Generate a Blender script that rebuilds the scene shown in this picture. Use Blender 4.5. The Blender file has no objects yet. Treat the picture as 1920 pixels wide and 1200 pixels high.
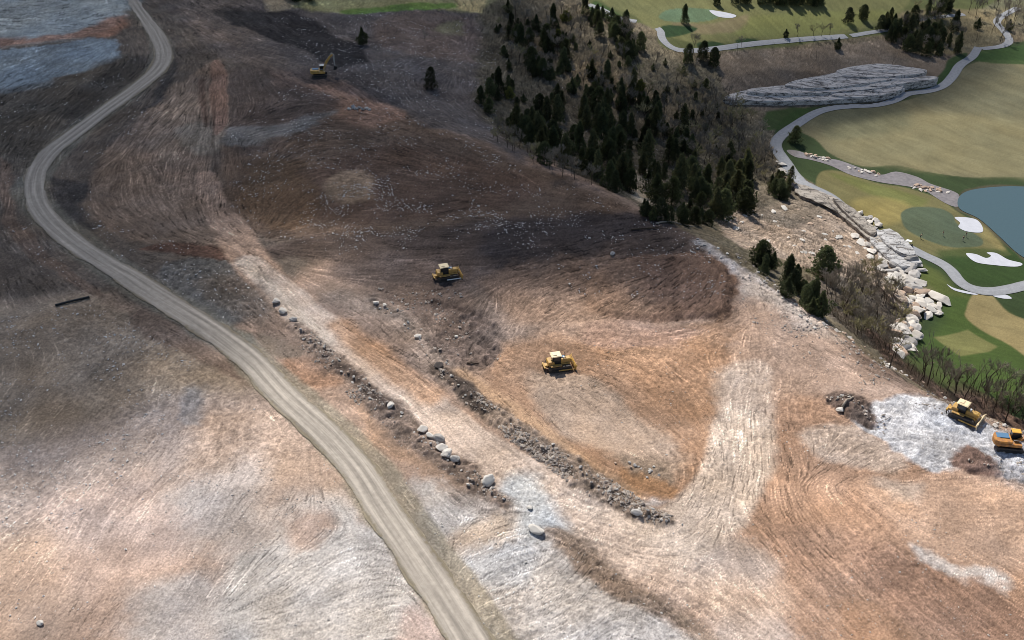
import bpy, bmesh, math, random, time
import numpy as np
from mathutils import Vector, Matrix
from mathutils.geometry import delaunay_2d_cdt
T0 = time.time()
random.seed(7)
C = bpy.context.scene.collection
R = math.radians

# ------------------------------------------------------------------ camera model
CAMH, PITCH, F = 140.0, R(34.45), 2000.0
CP, SP = math.cos(PITCH), math.sin(PITCH)
def ray(px, py):
    cx, cy = (px - 960) / F, (600 - py) / F
    return np.array([cx, CP + cy * SP, -SP + cy * CP])
def atz(px, py, z=0.0):
    d = ray(px, py); t = (z - CAMH) / d[2]
    return np.array([d[0] * t, d[1] * t])

# ------------------------------------------------------------------ numpy noise
def vnoise(x, y, seed):
    rs = np.random.RandomState(seed); tab = rs.rand(256, 256).astype(np.float32)
    xi = np.floor(x).astype(np.int64); yi = np.floor(y).astype(np.int64)
    fx = (x - xi); fy = (y - yi); fx = fx * fx * (3 - 2 * fx); fy = fy * fy * (3 - 2 * fy)
    a = tab[xi & 255, yi & 255]; b = tab[(xi + 1) & 255, yi & 255]
    c = tab[xi & 255, (yi + 1) & 255]; d = tab[(xi + 1) & 255, (yi + 1) & 255]
    return a * (1 - fx) * (1 - fy) + b * fx * (1 - fy) + c * (1 - fx) * fy + d * fx * fy
def fbm(x, y, scale, seed, octv=4):
    r = 0; a = 0.5; s = 0; x = x / scale; y = y / scale
    for k in range(octv):
        ca, sa = math.cos(1.1 * k + seed), math.sin(1.1 * k + seed)
        r = r + a * vnoise(x * ca - y * sa + 17.3 * k, x * sa + y * ca + 9.1 * k, seed + k); s += a
        x = x * 2.03; y = y * 2.03; a *= 0.5
    return r / s
def sstep(a, b, x):
    t = np.clip((x - a) / (b - a), 0, 1); return t * t * (3 - 2 * t)

# ------------------------------------------------------------------ base height (coarse grid)
# edge of the cleared plateau: pixel x, y, drop, width of the slope
EDGE = [(-600, -330, 0, 90), (60, -150, 0, 90), (330, 10, 2, 90), (520, 100, 9, 80), (640, 150, 14, 80), (790, 225, 20, 85), (930, 278, 27, 92), (1080, 335, 34, 95), (1200, 392, 36, 90), (1330, 455, 36, 82), (1480, 555, 36, 66), (1600, 645, 36, 56), (1740, 735, 36, 46), (1920, 805, 36, 42), (2300, 960, 36, 42), (2900, 1500, 36, 42)]
EW = [(atz(a, b)[0], atz(a, b)[1], c, d) for a, b, c, d in EDGE]
def edge_d(x, y):
    best = np.full(x.shape, 1e9); sg = np.zeros(x.shape); D = np.zeros(x.shape); W = np.zeros(x.shape)
    for (x0, y0, d0, w0), (x1, y1, d1, w1) in zip(EW[:-1], EW[1:]):
        dx, dy = x1 - x0, y1 - y0; L2 = dx * dx + dy * dy
        t = np.clip(((x - x0) * dx + (y - y0) * dy) / L2, 0, 1)
        ex, ey = x - (x0 + t * dx), y - (y0 + t * dy)
        d = np.hypot(ex, ey); m = d < best
        s = np.where((dx * (y - y0) - dy * (x - x0)) > 0, 1.0, -1.0)
        best = np.where(m, d, best); sg = np.where(m, s, sg)
        D = np.where(m, d0 + t * (d1 - d0), D); W = np.where(m, w0 + t * (w1 - w0), W)
    return best * sg, D, W
GX0, GX1, GY0, GY1, GS = -760.0, 760.0, -60.0, 1100.0, 2.0
gx = np.arange(GX0, GX1 + GS, GS); gy = np.arange(GY0, GY1 + GS, GS)
XX, YY = np.meshgrid(gx, gy)
def boxblur(a, r):
    for ax in (0, 1):
        p = np.pad(a, [(r + 1, r) if k == ax else (0, 0) for k in (0, 1)], mode='edge')
        c = np.cumsum(p, axis=ax); n = 2 * r + 1
        a = (c[n:, :] - c[:-n, :]) / n if ax == 0 else (c[:, n:] - c[:, :-n]) / n
    return a
ed, eD, eW = edge_d(XX, YY)
for _ in range(2): eD = boxblur(eD, 8); eW = boxblur(eW, 8)
u = np.clip(ed / eW, 0, 2.0)
prof = np.where(u < .75, u / .875, 1 - (1.25 - np.minimum(u, 1.25)) ** 2 * .5 / .875 * 1.0)
prof = np.where(u < .75, u / .875, np.minimum(1.0, .75 / .875 + (1 - .75 / .875) * (1 - ((1.25 - np.minimum(u, 1.25)) / .5) ** 2)))
ZB = -eD * prof
ZB = boxblur(ZB, 1)
pl = sstep(0, -25, ed); gf = sstep(1.2, 1.6, ed / eW)
ZB += pl * 2.2 * (fbm(XX, YY, 70, 3, 3) - .5) * 2 * sstep(130, 190, YY + 0 * XX)
wood = sstep(0, 30, ed) * (1 - gf)
ZB += wood * 7 * (fbm(XX, YY, 45, 5, 3) - .5)
def bil(G, x, y):
    fx = np.clip((np.asarray(x) - GX0) / GS, 0, len(gx) - 1.001); fy = np.clip((np.asarray(y) - GY0) / GS, 0, len(gy) - 1.001)
    i = fx.astype(int); j = fy.astype(int); fx = fx - i; fy = fy - j
    return G[j, i] * (1 - fx) * (1 - fy) + G[j, i + 1] * fx * (1 - fy) + G[j + 1, i] * (1 - fx) * fy + G[j + 1, i + 1] * fx * fy
PXY = []
def at(px, py):
    """where the sight line through a picture point meets the ground"""
    d = ray(px, py); t = 120.0; step = 2.0
    while t < 1500:
        x, y, z = d[0] * t, d[1] * t, CAMH + d[2] * t
        if z < float(bil(ZB, x, y)): break
        t += step
    lo, hi = t - step, t
    for _ in range(12):
        m = (lo + hi) / 2
        if CAMH + d[2] * m < float(bil(ZB, d[0] * m, d[1] * m)): hi = m
        else: lo = m
    return (d[0] * hi, d[1] * hi)
def W_(pts): return [at(a, b) for a, b in pts]
def smooth_line(pts, n=8):
    out = []
    P = [np.array(p, float) for p in pts]; P = [2 * P[0] - P[1]] + P + [2 * P[-1] - P[-2]]
    for i in range(1, len(P) - 2):
        a, b, c, d = P[i - 1], P[i], P[i + 1], P[i + 2]
        for k in range(n):
            t = k / n
            out.append(.5 * ((2 * b) + (c - a) * t + (2 * a - 5 * b + 4 * c - d) * t * t + (-a + 3 * b - 3 * c + d) * t ** 3))
    out.append(P[-2]); return out
def smooth_poly(pts, n=5):
    P = [np.array(p, float) for p in pts]; m = len(P); out = []
    for i in range(m):
        a, b, c, d = P[i - 1], P[i], P[(i + 1) % m], P[(i + 2) % m]
        for k in range(n):
            t = k / n
            out.append(.5 * ((2 * b) + (c - a) * t + (2 * a - 5 * b + 4 * c - d) * t * t + (-a + 3 * b - 3 * c + d) * t ** 3))
    return out

# ------------------------------------------------------------------ distances
def d_line(x, y, pts):
    best = np.full(x.shape, 1e9, np.float32); tt = np.zeros(x.shape, np.float32); acc = 0
    for (x0, y0), (x1, y1) in zip(pts[:-1], pts[1:]):
        dx, dy = x1 - x0, y1 - y0; L = math.hypot(dx, dy) + 1e-9
        t = np.clip(((x - x0) * dx + (y - y0) * dy) / L / L, 0, 1)
        d = np.hypot(x - (x0 + t * dx), y - (y0 + t * dy))
        m = d < best; best = np.where(m, d, best); tt = np.where(m, acc + t * L, tt); acc += L
    return best, tt / acc
def sd_poly(x, y, pts):
    best = np.full(x.shape, 1e9, np.float32); ins = np.zeros(x.shape, bool); n = len(pts)
    for i in range(n):
        x0, y0 = pts[i]; x1, y1 = pts[(i + 1) % n]
        dx, dy = x1 - x0, y1 - y0; L2 = dx * dx + dy * dy + 1e-12
        t = np.clip(((x - x0) * dx + (y - y0) * dy) / L2, 0, 1)
        best = np.minimum(best, np.hypot(x - (x0 + t * dx), y - (y0 + t * dy)))
        c = ((y0 > y) != (y1 > y)) & (x < (x1 - x0) * (y - y0) / ((y1 - y0) if y1 != y0 else 1e-12) + x0)
        ins ^= c
    return np.where(ins, best, -best)

# ------------------------------------------------------------------ ground mesh grid (denser where the terrain is near)
def axis(stops):
    out = [stops[0][0]]
    for (a, s0), (b, s1) in zip(stops[:-1], stops[1:]):
        p = out[-1]
        while p < b - 1e-6:
            t = (p - a) / (b - a); s = s0 + (s1 - s0) * t; p += s; out.append(min(p, b))
    return np.array(out)
gyv = axis([(40, 6), (100, .6), (108, .24), (170, .32), (250, .5), (350, .85), (450, 1.3), (560, 3), (700, 12), (1080, 40)])
NU = 1250
uc = np.linspace(-1, 1, NU)
outer = np.array([1.02, 1.06, 1.12, 1.2, 1.32, 1.5, 1.75, 2.1, 2.7])
uc = np.concatenate([-outer[::-1], uc, outer])
halfw = np.interp(gyv, [40, 100, 450, 1080], [100, 112, 262, 420])
VX = (halfw[:, None] * uc[None, :]).astype(np.float32)
VY = np.repeat(gyv[:, None], len(uc), 1).astype(np.float32)
NR, NC = VX.shape
print('grid', NR, NC, NR * NC)
vx, vy = VX.ravel(), VY.ravel()
wx = (fbm(vx, vy, 9, 11, 4) - .5) + .22 * (fbm(vx, vy, 1.5, 12, 2) - .5); wy = (fbm(vx, vy, 9, 23, 4) - .5) + .22 * (fbm(vx, vy, 1.5, 24, 2) - .5)
WXL, WYL = vx + 7 * wx, vy + 7 * wy                      # warped coordinates: ragged soil boundaries
n_fine = fbm(vx, vy, 1.2, 31, 3) - .5

# illumination factors used only to turn seen colours into surface colours
KL = np.array([1.24, 1.25, 1.25]); KS = np.array([.46, .505, .60])
def lin(c): return np.array([(v / 255 / 12.92) if v / 255 < .04045 else ((v / 255 + .055) / 1.055) ** 2.4 for v in c])
def L(r, g, b):
    k = np.interp((r + g + b) / 3, [60, 100, 145, 180], [1, .66, .78, 1]) if KL[0] < 1.3 else 1
    return np.clip(lin((r, g, b)) * k / KL, 0, .85)
def S(r, g, b): return np.clip(lin((r, g, b)) / KS, 0, .85)
col = np.tile(L(186, 158, 138), (len(vx), 1)).astype(np.float32)
amp = np.full(len(vx), .75, np.float32)      # strength of the track marks
rub = np.zeros(len(vx), np.float32)          # broken, lumpy ground
bump = np.zeros(len(vx), np.float32)
golfm = np.zeros(len(vx), np.float32)

def region(pts, margin):
    xs = [p[0] for p in pts]; ys = [p[1] for p in pts]
    return np.nonzero((vx > min(xs) - margin) & (vx < max(xs) + margin) & (vy > min(ys) - margin) & (vy < max(ys) + margin))[0]
def mix(idx, m, c, a=None, r=None):
    col[idx] += (c[None, :] - col[idx]) * m[:, None]
    if a is not None: amp[idx] += (a - amp[idx]) * m
    if r is not None: rub[idx] += (r - rub[idx]) * m
def patch(px, c, soft=3, op=1, warp=1, a=None, r=None, crisp=False, h=0, n=4):
    pts = smooth_poly(W_(px), n) if n else W_(px)
    idx = region(pts, soft + 6); 
    x = vx[idx] + warp * 7 * wx[idx]; y = vy[idx] + warp * 7 * wy[idx]
    sd = sd_poly(x, y, pts)
    soft = soft * .55
    m = sstep(-soft, soft, sd) * op
    mix(idx, m, c, a, r)
    if h: bump[idx] += h * sstep(0, abs(h) * 2 + soft, sd)
    return idx, m
def band(px, w, c, soft=1.5, op=1, warp=.4, a=None, r=None, h=0):
    pts = smooth_line(W_(px), 4)
    idx = region(pts, (max(w) if isinstance(w, (list, tuple)) else w) + soft + 5)
    d, t = d_line(vx[idx] + warp * 7 * wx[idx], vy[idx] + warp * 7 * wy[idx], pts)
    wv = np.interp(t, np.linspace(0, 1, len(w)), w) if isinstance(w, (list, tuple)) else w
    endf = 1.0
    m = sstep(soft, -soft, d - wv) * op
    if c is not None: mix(idx, m, c, a, r)
    if h: bump[idx] += h * np.exp(-(d / (np.maximum(wv, .1) * .7)) ** 2)
    return idx, m

# ================================================================== soil colours
# --- far ground beyond everything
far = sstep(430, 520, vy)
mix(np.arange(len(vx)), far, S(70, 72, 58), .2)
# upper-left: dark scraped soil
patch([(-900, -400), (700, -500), (1000, 60), (760, 220), (1150, 380), (900, 430), (640, 470), (560, 520), (420, 500), (470, 640), (330, 620), (180, 560), (-500, 560), (-900, 300)], S(74, 69, 67), 6, 1, 1, .9, .1)
patch([(0, 560), (180, 555), (430, 690), (480, 745), (330, 760), (230, 880), (0, 960), (-500, 1000), (-500, 560)], S(110, 102, 96), 8, 1, 1, .25, .05)
patch([(-300, 870), (60, 830), (330, 740), (480, 750), (620, 880), (480, 1000), (200, 1010), (-300, 1150)], L(192, 174, 162), 10, .9, 1, .3)
# brown slope, streaked
patch([(420, 230), (560, 150), (700, 185), (900, 270), (1060, 335), (1185, 395), (1100, 440), (900, 440), (640, 450), (480, 440), (420, 360)], S(79, 68, 62), 5, 1, 1, .8, .15)
patch([(560, 330), (720, 270), (900, 300), (1020, 350), (880, 400), (640, 420), (520, 390)], S(68, 55, 50), 6, .6, 1, 1)
patch([(520, 130), (640, 150), (760, 215), (700, 225), (600, 180), (520, 160)], S(118, 98, 90), 4, .9, .6, 1)
patch([(600, 180), (700, 190), (760, 215), (700, 240), (620, 215)], S(112, 92, 84), 4, .7, .6, 1)
patch([(420, 130), (560, 150), (640, 200), (560, 250), (430, 280)], S(62, 56, 56), 5, .8, 1, .7)
patch([(400, 240), (520, 235), (640, 205), (560, 250), (420, 275)], S(98, 100, 104), 3, .6, 1, .6)
patch([(620, 330), (690, 325), (700, 365), (650, 385), (610, 365)], S(118, 104, 92), 3, .75, 1, .6)
patch([(470, 310), (560, 300), (600, 380), (560, 430), (460, 400)], S(84, 68, 54), 5, .6, 1, 1)
# dark sweep through the middle
patch([(470, 470), (640, 440), (820, 430), (1000, 400), (1180, 400), (1330, 430), (1340, 480), (1180, 500), (960, 545), (860, 560), (760, 540), (640, 500)], S(62, 55, 54), 4, .95, 1, 1.1, .15)
patch([(900, 440), (1060, 400), (1200, 400), (1240, 430), (1100, 470), (940, 500)], S(46, 43, 46), 5, .8, 1, 1.1)
patch([(620, 500), (740, 480), (860, 500), (960, 520), (940, 640), (900, 680), (800, 640), (700, 560)], L(138, 120, 110), 5, .85, 1, .9, .25)
patch([(880, 540), (1000, 530), (1140, 540), (1020, 620), (960, 660), (900, 620)], L(158, 138, 124), 4, .8, 1, 1.1)
# brown disc of loose fill
patch([(1150, 600), (1090, 560), (1130, 500), (1250, 475), (1340, 482), (1382, 530), (1368, 590), (1280, 600)], S(92, 76, 69), 1.6, 1, .5, 1.2, .3, h=.8)
patch([(900, 520), (1150, 480), (1220, 590), (1080, 600), (980, 600)], S(96, 82, 75), 5, .8, 1, 1.1, .2)
patch([(1280, 470), (1340, 480), (1385, 530), (1372, 600), (1350, 600), (1358, 530), (1320, 492)], S(78, 64, 58), 1.5, .9, .8, .6, .9)
# white-grey rock dust by the ridge
patch([(1300, 455), (1370, 470), (1470, 555), (1530, 620), (1470, 600), (1400, 570), (1384, 520), (1340, 478)], L(188, 184, 184), 2.5, .85, .8, .8, .5)
patch([(1390, 500), (1470, 560), (1600, 655), (1560, 650), (1440, 590), (1395, 560)], L(200, 184, 170), 3, .7, .8, 1, .3)
patch([(1560, 650), (1610, 650), (1750, 740), (1790, 775), (1700, 740)], L(150, 128, 114), 2.5, .7, .6, 1, .2)
# orange bowl in the middle
patch([(960, 650), (1080, 630), (1260, 620), (1400, 600), (1420, 760), (1390, 900), (1290, 970), (1200, 940), (1040, 840), (900, 740)], L(184, 148, 120), 5, .9, 1, .9)
patch([(1010, 700), (1130, 720), (1260, 830), (1250, 890), (1130, 850), (1020, 780)], L(188, 168, 150), 4, .7, 1, .6)
patch([(1160, 860), (1240, 860), (1260, 900), (1200, 905)], L(168, 148, 128), 2, .7, 1, .3, .7)
patch([(1110, 640), (1300, 610), (1360, 680), (1320, 800), (1200, 720)], L(190, 150, 118), 5, .7, 1, 1)
patch([(1100, 610), (1240, 605), (1330, 625), (1200, 650), (1100, 640)], L(190, 160, 145), 3, .6, 1, .6, .3)
patch([(1200, 930), (1260, 940), (1240, 955), (1195, 945)], L(205, 200, 198), 1.5, .8, 1, .2)
patch([(1150, 880), (1260, 905), (1290, 950), (1180, 930)], L(190, 145, 105), 2.5, .8, 1, .4)
# pale plain on the right
patch([(1390, 570), (1480, 600), (1700, 750), (1620, 800), (1540, 740), (1460, 780), (1420, 860), (1360, 960), (1280, 1010), (1330, 880), (1370, 740)], L(192, 165, 146), 5, .9, 1, .5)
patch([(1350, 700), (1440, 720), (1420, 880), (1330, 980), (1330, 880)], L(194, 173, 155), 4, .8, 1, .5)
# lower right tan and brown
patch([(1440, 760), (1560, 750), (1680, 840), (1860, 900), (2100, 930), (2100, 1300), (1400, 1300), (1350, 1100), (1440, 900)], L(192, 156, 130), 6, .95, 1, .9)
patch([(1640, 900), (1900, 900), (2000, 950), (1900, 1080), (1760, 1040), (1680, 980)], L(202, 170, 146), 5, .9, 1, .25)
patch([(1600, 1010), (1740, 1050), (1920, 1130), (2000, 1250), (1750, 1200), (1640, 1100)], L(176, 140, 118), 5, .75, 1, 1.2)
patch([(1480, 980), (1600, 1000), (1640, 1080), (1560, 1120), (1450, 1040)], L(182, 148, 126), 5, .5, 1, 1.2)
patch([(1530, 810), (1620, 800), (1700, 860), (1660, 880), (1560, 870), (1520, 850)], L(206, 190, 176), 3, .7, 1, .4)
patch([(1660, 890), (1730, 905), (1720, 935), (1660, 920)], L(206, 192, 180), 3, .6, 1, .4)
patch([(1715, 1020), (1760, 1040), (1800, 1065), (1880, 1075), (1890, 1110), (1800, 1085), (1740, 1060)], L(216, 206, 198), 2, .85, 1, .3)
patch([(1570, 1140), (1640, 1130), (1720, 1210), (1640, 1260)], L(190, 150, 120), 2, .7, .4, .15)
patch([(1330, 1130), (1440, 1150), (1480, 1220), (1340, 1260)], L(205, 196, 190), 5, .6, 1, .4)
patch([(1250, 980), (1420, 1010), (1440, 1080), (1340, 1110), (1240, 1050)], L(196, 186, 178), 5, .6, 1, .4)
# bottom middle: pale grey
patch([(760, 900), (930, 930), (1010, 990), (1180, 1110), (1300, 1200), (1300, 1300), (900, 1300), (860, 1150), (800, 1000)], L(198, 190, 183), 4, .95, 1, .7)
patch([(820, 1010), (940, 960), (1000, 985), (900, 1040), (820, 1050)], L(196, 172, 148), 4, .7, 1, .8)
patch([(860, 1030), (1010, 1010), (1000, 1090), (900, 1100)], L(192, 194, 198), 4, .7, 1, .8)
patch([(640, 700), (760, 790), (880, 900), (800, 900), (700, 820)], L(190, 156, 128), 3, .8, 1, .4, .2)
patch([(540, 670), (620, 680), (640, 720), (560, 730)], L(190, 148, 118), 2.5, .8, .6, .5, .3)
patch([(490, 620), (570, 650), (560, 672), (500, 660)], L(150, 136, 116), 2, .7, .5, .6)
# bottom left
patch([(620, 900), (700, 960), (770, 1070), (850, 1220), (850, 1300), (500, 1300), (420, 1080), (520, 980)], L(194, 188, 182), 6, .9, 1, .8)
patch([(360, 780), (560, 770), (650, 870), (640, 930), (500, 940), (380, 900)], L(202, 174, 152), 8, .8, 1, .3)
patch([(530, 980), (610, 960), (640, 990), (560, 1030)], L(188, 150, 124), 4, .6, 1, .4)
patch([(80, 920), (300, 900), (340, 1050), (160, 1120), (60, 1060)], L(202, 178, 164), 9, .7, 1, .3)
patch([(340, 920), (480, 860), (500, 1000), (380, 1060)], L(190, 182, 176), 8, .6, 1, .5)
patch([(340, 720), (390, 740), (375, 800), (340, 790)], L(150, 152, 155), 2.5, .6, 1, .3)
patch([(760, 1150), (850, 1170), (870, 1250), (740, 1250)], L(190, 160, 148), 4, .6, 1, .3)
patch([(250, 1110), (420, 1100), (450, 1250), (230, 1250)], L(182, 182, 182), 7, .6, 1, .5)
patch([(-50, 1010), (120, 1040), (120, 1200), (-50, 1200)], L(198, 172, 152), 7, .6, 1, .3)
# upper-left: blue-grey gravel pads, red streak
patch([(-300, -160), (215, -40), (235, 20), (190, 60), (60, 80), (-300, 70)], S(116, 125, 134), 5, .95, 1, .9, .1)
patch([(-300, 60), (60, 70), (190, 40), (230, 30), (225, 60), (120, 75), (-300, 100)], S(112, 86, 76), 4, .85, 1, .9)
patch([(-300, 95), (60, 88), (190, 72), (225, 90), (200, 120), (100, 145), (60, 170), (-300, 175)], S(98, 110, 124), 3, .95, 1.1, .9, .1)
patch([(0, 165), (100, 150), (230, 100), (250, 140), (130, 240), (20, 330), (-200, 330), (-200, 180)], S(58, 56, 54), 4, .7, 1, .8, .35)
patch([(130, 180), (250, 110), (290, 130), (150, 240)], S(50, 48, 48), 3, .7, 1, .9, .3)
# strips beside the haul road
patch([(175, 330), (300, 160), (330, 110), (320, 200), (250, 230), (190, 300), (160, 360), (170, 430), (110, 400), (100, 330)], S(48, 47, 50), 2.5, .9, 1, .7, .5)
patch([(0, 300), (25, 330), (30, 400), (100, 480), (185, 545), (170, 555), (60, 480), (10, 420)], S(84, 73, 68), 1.5, .8, .5, 1.1)
patch([(300, 190), (400, 110), (420, 130), (428, 240), (395, 300), (400, 380), (460, 470), (340, 470), (220, 440), (165, 380), (180, 310), (240, 240)], S(92, 82, 77), 2.5, .95, .6, 1.3, .05)
patch([(300, 190), (360, 150), (370, 230), (330, 300), (280, 290)], S(104, 94, 88), 3, .6, .6, 1.3)
patch([(330, 240), (410, 230), (415, 280), (370, 290)], S(112, 108, 104), 3, .6, .6, .9)
patch([(395, 120), (420, 125), (428, 200), (418, 245), (398, 240)], S(98, 80, 74), 1.2, .85, .3, .9)
band([(378, 150), (382, 200), (388, 235)], 1.2, S(62, 48, 44), .8, .6, .1, 1.3, h=-.3)
band([(401, 180), (402, 300), (418, 400)], .4, S(56, 48, 45), .5, .6, .25, .5, h=-.2)
patch([(420, 480), (500, 500), (520, 560), (440, 600), (330, 560), (300, 500)], S(68, 70, 74), 3, .8, 1, .5, .6)
patch([(330, 455), (450, 470), (460, 487), (360, 480), (260, 470)], S(66, 50, 46), 1.5, .85, .5, 1)
patch([(280, 580), (440, 690), (480, 735), (430, 700), (330, 660), (240, 610)], S(84, 74, 70), 2, .85, .7, .9, .2)
patch([(490, 5), (330, -60), (250, -20), (330, 30), (400, 100), (500, 130), (560, 150), (640, 150), (560, 100)], S(74, 69, 70), 5, .7, 1, 1)
patch([(340, 10), (420, 60), (520, 130), (470, 120), (380, 70)], S(90, 82, 80), 3, .6, .6, 1.3)
# beyond the ridge: dark hillside left of the woods
patch([(520, 100), (480, 20), (560, -20), (900, 0), (980, 200), (1000, 300), (930, 278), (780, 222), (640, 150)], S(70, 67, 70), 5, .95, 1, .7, .2)
patch([(420, 20), (480, 20), (560, 25), (650, 75), (690, 105), (640, 130), (560, 90), (450, 50)], S(34, 33, 37), 2.5, .95, .9, .9, .3)
patch([(400, 25), (450, 10), (540, 35), (560, 60), (470, 50)], S(38, 37, 40), 2, .7, .9, .8, .2)
patch([(550, 140), (650, 130), (760, 200), (720, 195)], S(50, 48, 52), 3, .7, .8, .9)
patch([(700, 45), (780, 20), (900, 40), (940, 110), (820, 110), (720, 90)], S(84, 74, 72), 5, .7, 1, .5, .2)
patch([(820, 50), (860, 35), (870, 60), (830, 62)], S(88, 92, 70), 3, .5, 1, .5, .2)
patch([(555, -5), (640, -30), (900, -30), (960, 10), (900, 25), (760, 12), (640, 22), (560, 15)], S(112, 112, 84), 3, .9, 1, .3)
patch([(640, 18), (720, 10), (800, 5), (860, 12), (740, 20), (660, 26)], S(72, 100, 46), 1.5, .8, .6, .2)
patch([(850, -10), (900, -10), (905, 22), (860, 15)], S(150, 138, 108), 2, .8, .6, .8)
patch([(480, -30), (570, -30), (555, 12), (500, 14)], S(120, 112, 98), 3, .8, 1, .3)

band([(640, 560), (740, 640), (840, 700)], [5, 7, 5], L(150, 132, 122), 2.5, .75, 1, 1.1, .3)
band([(470, 530), (540, 610), (620, 680), (720, 770), (850, 890), (930, 940)], [5, 5, 4, 4, 4], L(150, 132, 120), 2.0, .55, 1, .8, .3)
# tracks through the middle: long pale strip from the upper left to the U-turn
band([(385, 330), (415, 400), (455, 465), (500, 520), (560, 575)], [3, 3.5, 5, 5, 5], S(120, 105, 98), 1, .9, .3, 1.2)
band([(465, 490), (510, 528), (560, 575), (640, 650), (760, 740), (900, 850), (1040, 950), (1170, 1020)], [3.5, 4.5, 5.0, 5, 5.5, 6, 7, 8], L(206, 186, 170), .8, .95, .25, 1.0, 0)
band([(640, 610), (720, 680), (800, 740)], 3, L(188, 148, 116), 1.8, .8, .4, 1.5)
band([(1150, 1000), (1260, 1010), (1340, 950), (1390, 850), (1410, 700)], [6, 6.5, 6.5, 6, 5], L(208, 188, 172), 1.5, .8, .4, .9)
band([(1080, 975), (1180, 1015), (1260, 1010), (1335, 955), (1375, 885), (1395, 800)], [5, 6, 6.5, 6.5, 6], L(216, 197, 180), 1.2, .8, .35, .8)
band([(1060, 960), (1200, 1060), (1330, 1110), (1420, 1130)], [3, 4, 4, 5], L(205, 180, 160), 3, .7, .6, 1)
band([(980, 920), (1010, 950), (1020, 980)], 4, L(196, 204, 208), 2.5, .7, .6, .4)
band([(460, 490), (560, 590), (610, 640)], 2, L(200, 186, 170), 1.5, .6, .3, 1)
band([(415, 400), (330, 330), (280, 290)], 3, S(98, 86, 80), 2, .6, .3, 1.4)
band([(620, 545), (740, 600), (840, 700)], 3.5, L(166, 148, 134), 3, .6, .6, 1.2, .2)
band([(860, 700), (1000, 800), (1130, 900), (1180, 930)], 2.2, L(196, 162, 130), 1.5, .8, .3, .8)
band([(440, 640), (520, 722), (610, 800), (675, 868), (725, 940), (785, 1020), (845, 1110), (905, 1205), (970, 1310)], [4.2, 4.6, 4.8, 5.2, 5.2, 5.4, 5.4], L(168, 157, 138), .8, .85, .25, .3, .1)
band([(262, 20), (306, 95), (262, 160), (140, 250), (66, 335), (72, 385), (200, 495), (310, 565), (440, 640)], [3, 4, 4.6, 4.6, 4.4], S(84, 84, 82), 1.2, .8, .3, .6, .1)
# rubble berms
band([(545, 600), (600, 650), (650, 700), (730, 780), (800, 840), (880, 900), (950, 940)], [1.2, 2.0, 2.8, 2.8, 2.6, 2.8, 1.6], L(152, 133, 120), 1.1, .95, .8, .3, 1.0, h=.3)
band([(630, 690), (700, 740), (745, 770)], 1.6, L(92, 80, 74), 1.2, .8, .8, .3, .8)
band([(825, 700), (900, 755), (1000, 830), (1100, 900), (1180, 955), (1250, 978)], [2.0, 2.6, 2.8, 3.0, 2.8, 1.8], L(154, 136, 121), .9, .97, .6, .5, 1.0, h=.6)
band([(820, 692), (870, 730), (900, 760)], 2.2, L(92, 80, 72), 1.0, .9, .5, 1.4, .8, h=.3)
band([(1030, 990), (1100, 1050), (1190, 1115), (1280, 1160)], [1.4, 2.8, 2.8, 1.5], L(158, 136, 118), 1.2, .9, .5, 1.5, .4, h=.2)
band([(1280, 1160), (1400, 1260)], [1.5, 2], L(160, 140, 122), 1.5, .7, .5, 1.3, .3)
band([(690, 560), (740, 600), (790, 640), (830, 680)], 1.3, L(150, 134, 122), .9, .8, .8, .5, 1.0, h=.25)
band([(800, 560), (880, 600), (930, 660), (880, 680), (810, 650)], 1.6, L(112, 96, 88), 1.6, .75, 1, .5, .9, h=-.4)
patch([(800, 640), (870, 590), (940, 600), (950, 660), (900, 685)], L(128, 112, 104), 3, .7, 1, .8, .6, h=-.7)
# pile at the right, white rock pad, red mound
patch([(1620, 770), (1700, 740), (1780, 760), (1860, 800), (1960, 850), (1980, 920), (1880, 890), (1800, 870), (1760, 885), (1690, 850), (1660, 820), (1600, 790)], L(199, 197, 198), 1.4, 1, .7, .5, .5)
patch([(1545, 745), (1600, 735), (1650, 770), (1640, 800), (1570, 775)], L(118, 100, 90), 1.2, .95, .7, .8, .9, h=.9)
patch([(1790, 850), (1830, 835), (1865, 860), (1880, 890), (1800, 875)], L(142, 112, 98), 1.0, .95, .6, .3, .7, h=.5)
patch([(1870, 860), (1920, 880), (1960, 930), (1880, 905)], L(170, 160, 155), 2, .5, .8, .5, .9)
patch([(500, 610), (460, 590), (360, 540), (430, 520), (520, 560)], S(72, 66, 63), 3, .5, 1, .8, .7)

# ================================================================== beyond the ridge: woods floor and golf course
ed_v, _, ew_v = edge_d(vx, vy)
beyond = sstep(-1.0, 2.0, ed_v + 5 * wx)
rightside = sstep(-.4, .2, (vx - (-50 + 0 * vy)) / 60)
WOOD = S(84, 78, 68)
mix(np.arange(len(vx)), beyond * sstep(20, 50, vx) * (1 - sstep(470, 560, vy)), S(70, 66, 59), .9, .5)
patch([(930, 0), (1110, 0), (1210, 60), (1330, 110), (1400, 190), (1440, 290), (1540, 380), (1620, 440), (1650, 480), (1500, 560), (1330, 440), (1200, 385), (1080, 325), (960, 270), (900, 200), (900, 60)], S(66, 63, 56), 5, .95, 1.2, .9, .6)
patch([(1180, 330), (1240, 330), (1260, 400), (1200, 390)], S(150, 140, 128), 2, .8, .8, .4)
patch([(1060, 110), (1200, 150), (1300, 220), (1200, 240), (1080, 170)], S(92, 85, 74), 4, .7, 1, .8, .5)
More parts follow.
